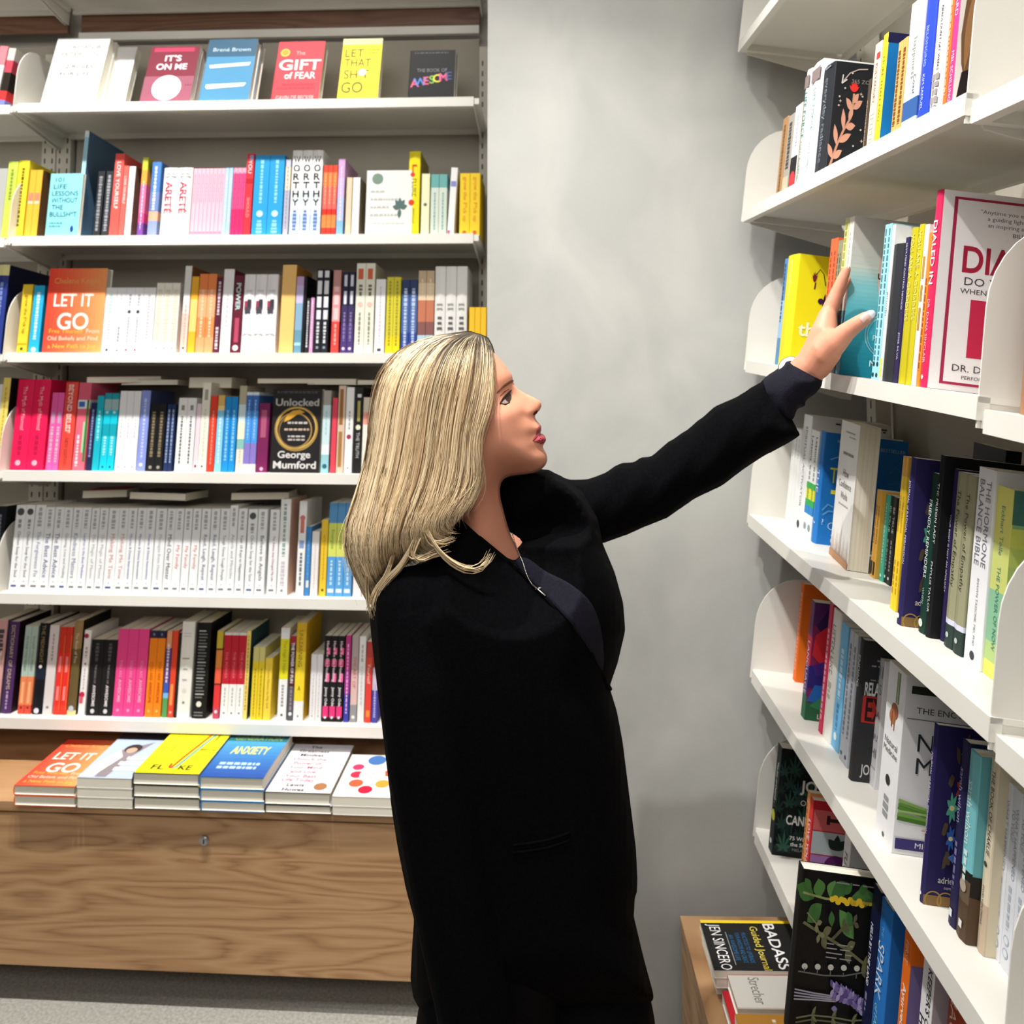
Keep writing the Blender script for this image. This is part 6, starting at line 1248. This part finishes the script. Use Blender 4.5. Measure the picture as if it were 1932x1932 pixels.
for i in range(len(cp) - 1):
    nk.tube([cp[i].lerp(cp[i + 1], .08), cp[i].lerp(cp[i + 1], .5), cp[i].lerp(cp[i + 1], .92)], [.0006, .0011, .0006], M_SILVER, 6)
nk.tube([surf_b(1003, 1102, .007), surf_b(1029, 1124, .006)], .0011, M_SILVER, 6); nk.tube([surf_b(1010, 1112, .007), surf_b(1021, 1109, .007)], .0009, M_SILVER, 6)
me = nk.mesh('necklace'); smooth(me); child('necklace', me)
wt = Geo(); wc = P3(1490, 692, 1.262); wn = Vector((-.55, -.6, .55)).normalized()
wt.tube([wc - wn * .005, wc + wn * .003], .0165, mat('#2a2624', .3, .5), 28); wt.tube([wc + wn * .003, wc + wn * .0036], .0145, mat('#f4f2f0', .2, .5), 28)
wt.tube([wc + wn * .0036, wc + wn * .0036 + Vector((.011, 0, .004))], .0012, mat('#6a3a2c', .4, .4), 6)
me = wt.mesh('wristwatch'); child('wristwatch', me)
tr = []
for h_, fx in ((hipn, -.02), (hipf, .06)):
    tr.append(capsule([h_ + Vector((0, 0, -.02)), Vector((h_.x + fx * .3, h_.y, .50)), Vector((h_.x + fx * .6 - .005, h_.y, .06))], [.075, .09, .085], 20))
tr.append(capsule([P3(880, 1960, 1.24), P3(1010, 1960, 1.27), P3(1130, 1960, 1.3)], [.07, .08, .07]))
tr.append(capsule([P3(1125, 1920, 1.3), Vector((at(1130, 1932, 1.3).x, 1.3, .5)), Vector((at(1120, 1932, 1.3).x, 1.32, .06))], [.085, .085, .075], 20))
tr.append(capsule([P3(880, 1935, 1.22), Vector((at(882, 1932, 1.22).x, 1.22, .5)), Vector((at(895, 1932, 1.22).x, 1.22, .06))], [.07, .07, .07], 20))
tme = fuse(tr, .008, 'trousers', 3, .5); tme.materials.append(M_PANT); child('trousers', tme)
for h_, fx in ((hipn, -.02), (hipf, .06)):
    x = h_.x + fx * .6
    v, f = ellipsoid((x + .06, h_.y, .0), (.135, .046, .062), None, 14); v = [Vector((q.x, q.y, max(q.z, .001))) for q in v]
    g = Geo(); g.add(v, f, mat('#141416', .4, .4)); me = g.mesh('shoe'); smooth(me); child('shoe', me)
# hair
HAIR = [(850, 630), (880, 627), (905, 631), (922, 641), (929, 660), (932, 684), (931, 712), (928, 749), (923, 769), (914.5, 794), (907, 814), (904.5, 829), (905.8, 848), (908.5, 868), (909.5, 896), (903, 930), (888, 950), (873, 963), (861, 978), (850, 966), (838, 962), (829, 985), (832, 1003), (814, 1010), (799, 1044), (786, 1060), (752, 1082), (722, 1114), (706, 1140), (690, 1128), (676, 1104), (662, 1070), (653, 1040), (652, 1010), (657, 982), (672, 940), (681, 900), (688, 880), (697, 823), (702, 774), (712, 724), (727, 692), (752, 662), (800, 639)]
HAIRP = catmull(HAIR, 3)
HOUT = dense([(850, 630), (880, 627), (905, 631), (930, 648), (955, 690), (972, 726), (1020, 760), (1015, 790), (1030, 830), (1032, 870), (1000, 893), (960, 920), (930, 1000), (850, 1060)] + HAIR[26:], 6)
def t_hair(V):
    d = seg_dist(V, HOUT) / SC
    t = .094 * gfun(d / .066, .55)
    low = 1 / (1 + np.exp(-(V[:, 1] - 930) / 30)); t = t * (1 - low) + low * np.minimum(t, .1) * 1.12
    front = np.clip((V[:, 0] - 850) / 80, 0, 1)
    return np.maximum(t - .008 * front, 0.001)
def t_core(V): return np.maximum(t_hair(V) - .007, .001)
def shrink(poly, k):
    P = np.array(poly); c = []
    n = len(P)
    for i in range(n):
        d = P[(i + 1) % n] - P[i - 1]; nn = np.array([-d[1], d[0]]); nn = nn / (np.linalg.norm(nn) + 1e-9); c.append(tuple(P[i] + nn * k))
    return c
core = inflate([p for p in shrink(HAIR, 5)], t_core, YH, 7.0, open_edge=True)
hm = fuse([core], .004, 'hair', 2, .5)
GUIDES = [
 [(878, 628), (800, 640), (752, 664), (727, 694), (712, 726), (702, 776), (697, 824), (688, 880), (672, 938), (658, 980), (652, 1012), (654, 1046), (668, 1086), (694, 1136)],
 [(882, 628), (812, 642), (768, 672), (745, 706), (732, 746), (722, 800), (714, 850), (702, 905), (688, 960), (676, 1010), (674, 1050), (684, 1090), (704, 1132)],
 [(886, 628), (828, 643), (790, 678), (770, 722), (758, 775), (750, 835), (738, 895), (722, 950), (708, 1005), (704, 1045), (712, 1080), (728, 1108)],
 [(890, 628), (845, 645), (816, 685), (800, 735), (790, 795), (782, 855), (770, 910), (752, 965), (740, 1015), (742, 1050), (752, 1078)],
 [(894, 629), (864, 648), (844, 692), (830, 745), (820, 805), (812, 865), (800, 918), (784, 965), (772, 1010), (778, 1042), (794, 1056)],
 [(898, 630), (880, 652), (868, 700), (856, 755), (846, 815), (840, 870), (830, 918), (814, 962), (802, 1000), (806, 1026), (822, 1040)],
 [(902, 631), (896, 656), (890, 706), (880, 762), (870, 820), (866, 875), (858, 918), (840, 955), (824, 985), (826, 1004), (846, 1010)],
 [(908, 633), (912, 660), (910, 708), (902, 762), (892, 812), (888, 862), (886, 905), (874, 938), (858, 962), (846, 976), (852, 992)],
 [(914, 636), (922, 662), (922, 706), (916, 758), (904, 802), (897, 845), (900, 890), (894, 922), (878, 948), (864, 966), (860, 984)],
 [(919, 639), (929, 662), (931, 700), (927, 750), (915, 792), (905, 826), (907, 868), (908, 900), (900, 932), (886, 952), (872, 966)],
]
def resample(g, n):
    P = np.array(catmull(g, 5, False)); L = np.r_[0, np.cumsum(np.linalg.norm(np.diff(P, axis=0), axis=1))]; L /= L[-1]
    t = np.linspace(0, 1, n); return np.stack([np.interp(t, L, P[:, 0]), np.interp(t, L, P[:, 1])], 1)
NP_ = 22
GR = [resample(g, NP_) for g in GUIDES]
rs = np.random.RandomState(5)
hv = [tuple(v.co) for v in hm.vertices]; hf = [tuple(p.vertices) for p in hm.polygons]
hc = [(.30, .20, .105)] * len(hv)
# roots darker on the core too
for i, v in enumerate(hm.vertices):
    py = proj(v.co)[1]; k = min(1, max(0, (py - 640) / 90)); hc[i] = (.06 + .26 * k, .045 + .165 * k, .03 + .085 * k)
def strand(path, tt_, side, rad, cols):
    b = len(hv); n = len(path); pts = []
    for (x, y), t in zip(path, tt_):
        if side < 0: pts.append(at(x, y, YH - t))
        else:
            m = at(x, y, YH); m.y += t; pts.append(m)
    for i, p in enumerate(pts):
        tg = (pts[min(i + 1, n - 1)] - pts[max(i - 1, 0)]).normalized()
        a = tg.cross(Vector((0, 1, 0))); a = a.normalized() if a.length > 1e-4 else Vector((1, 0, 0)); c_ = tg.cross(a)
        r = rad * (1 if i < n - 5 else (n - 1 - i) / 5 * .85 + .15)
        for q, w_ in ((a, 1.0), (c_, .6), (-a, 1.0), (-c_, .6)): hv.append(tuple(p + q * (r * w_))); hc.append(cols[i])
    for i in range(n - 1):
        for k in range(4): hf.append((b + i * 4 + k, b + i * 4 + (k + 1) % 4, b + i * 4 + 4 + (k + 1) % 4, b + i * 4 + 4 + k))
LIGHT, MID, DRK, ROOT = np.array((1.0, .80, .51)), np.array((.76, .54, .31)), np.array((.24, .15, .08)), np.array((.04, .03, .022))
def make_strands(N, side, radr, jit, lift, thin=False):
    for i in range(N):
        s = rs.rand() * (len(GR) - 1); k = min(int(s), len(GR) - 2); f = s - k
        path = GR[k] * (1 - f) + GR[k + 1] * f
        tpar = np.linspace(0, 1, NP_)
        ph, am = rs.rand() * 6.28, rs.normal(0, jit)
        wave = am * np.sin(tpar * rs.uniform(2, 6) + ph) * np.minimum(1, tpar * 3)
        path = path + np.stack([wave + rs.normal(0, jit * .5) * tpar, .3 * wave], 1)
        end = rs.uniform(.86, 1.03); idx = np.linspace(0, (NP_ - 1) * min(end, 1), NP_)
        path = np.stack([np.interp(idx, np.arange(NP_), path[:, 0]), np.interp(idx, np.arange(NP_), path[:, 1])], 1)
        path[-4:, 1] += (end - .95) * np.linspace(0, 40, 4)
        if thin: path[-6:, 0] += np.linspace(0, rs.normal(0, 12), 6); path[-6:, 1] += np.linspace(0, rs.normal(0, 8), 6)
        t = t_hair(path) + rs.uniform(-.003, lift)
        t[0] = rs.rand() * .006
        cl = int(s * 7 + path[8, 1] * .004); c0 = rs.rand() if rs.rand() < .5 else (cl * .6180339 + .13) % 1
        base = LIGHT if c0 < .52 else (MID if c0 < .77 else DRK)
        base = base * rs.uniform(.85, 1.1); rootlen = rs.uniform(.04, .22) * (1.7 if s < 4 else 1.1) * (.4 if c0 < .2 else 1)
        cols = []
        for q in tpar:
            m_ = np.clip((q - rootlen * .4) / rootlen, 0, 1); shade = base * (1 - .10 * q) 
            cols.append(tuple(ROOT * (1 - m_) + shade * m_))
        strand(path, np.maximum(t, .001), side, rs.uniform(*radr), cols)
make_strands(2300, -1, (.0006, .0014), 2.0, .0045)
make_strands(600, -1, (.00025, .0005), 5, .008, True)
make_strands(420, 1, (.0014, .0028), 2.5, .004)
# loose curls at the ends
for pts, n_ in (([(800, 985), (812, 1015), (832, 1026), (858, 1018)], 14), ([(806, 1000), (822, 1030), (850, 1058), (885, 1074), (912, 1066), (926, 1044)], 16), ([(790, 1010), (778, 1044), (792, 1054), (815, 1044), (843, 1034)], 8), ([(742, 1050), (730, 1085), (712, 1112), (699, 1150)], 14), ([(690, 1090), (694, 1130), (703, 1165)], 8), ([(780, 1030), (760, 1065), (735, 1090), (718, 1112)], 16), ([(838, 930), (822, 960), (820, 985), (838, 1003), (858, 1006)], 16)):
    P = resample(pts, 12)
    for i in range(n_):
        q = P + rs.normal(0, 2.2, (1, 2)) + np.stack([np.linspace(0, rs.normal(0, 5), 12), np.linspace(0, rs.normal(0, 5), 12)], 1)
        t0 = float(t_hair(P[:1])[0]); tb = t_blz(q)
        t = np.maximum(np.linspace(t0, t0 - .01, 12), np.where(q[:, 1] > 1005, tb - (YB - YH) + .006, 0)) + rs.uniform(-.002, .004)
        base = (LIGHT if rs.rand() < .6 else MID) * rs.uniform(.8, 1.05)
        strand(q, t, -1, rs.uniform(.0005, .0013), [tuple(base)] * 12)
me = bpy.data.meshes.new('hair'); me.from_pydata(hv, [], hf); me.update(); smooth(me)
ca = me.color_attributes.new('strand_colour', 'FLOAT_COLOR', 'POINT')
ca.data.foreach_set('color', np.c_[np.array(hc), np.ones(len(hc))].astype(np.float32).ravel())
m, nt, b = node_mat('blonde_hair'); va_ = nt.nodes.new('ShaderNodeVertexColor'); va_.layer_name = 'strand_colour'
nt.links.new(va_.outputs[0], b.inputs['Base Color']); b.inputs['Roughness'].default_value = .42; b.inputs['Specular IOR Level'].default_value = .45
me.materials.append(m); child('hair', me)
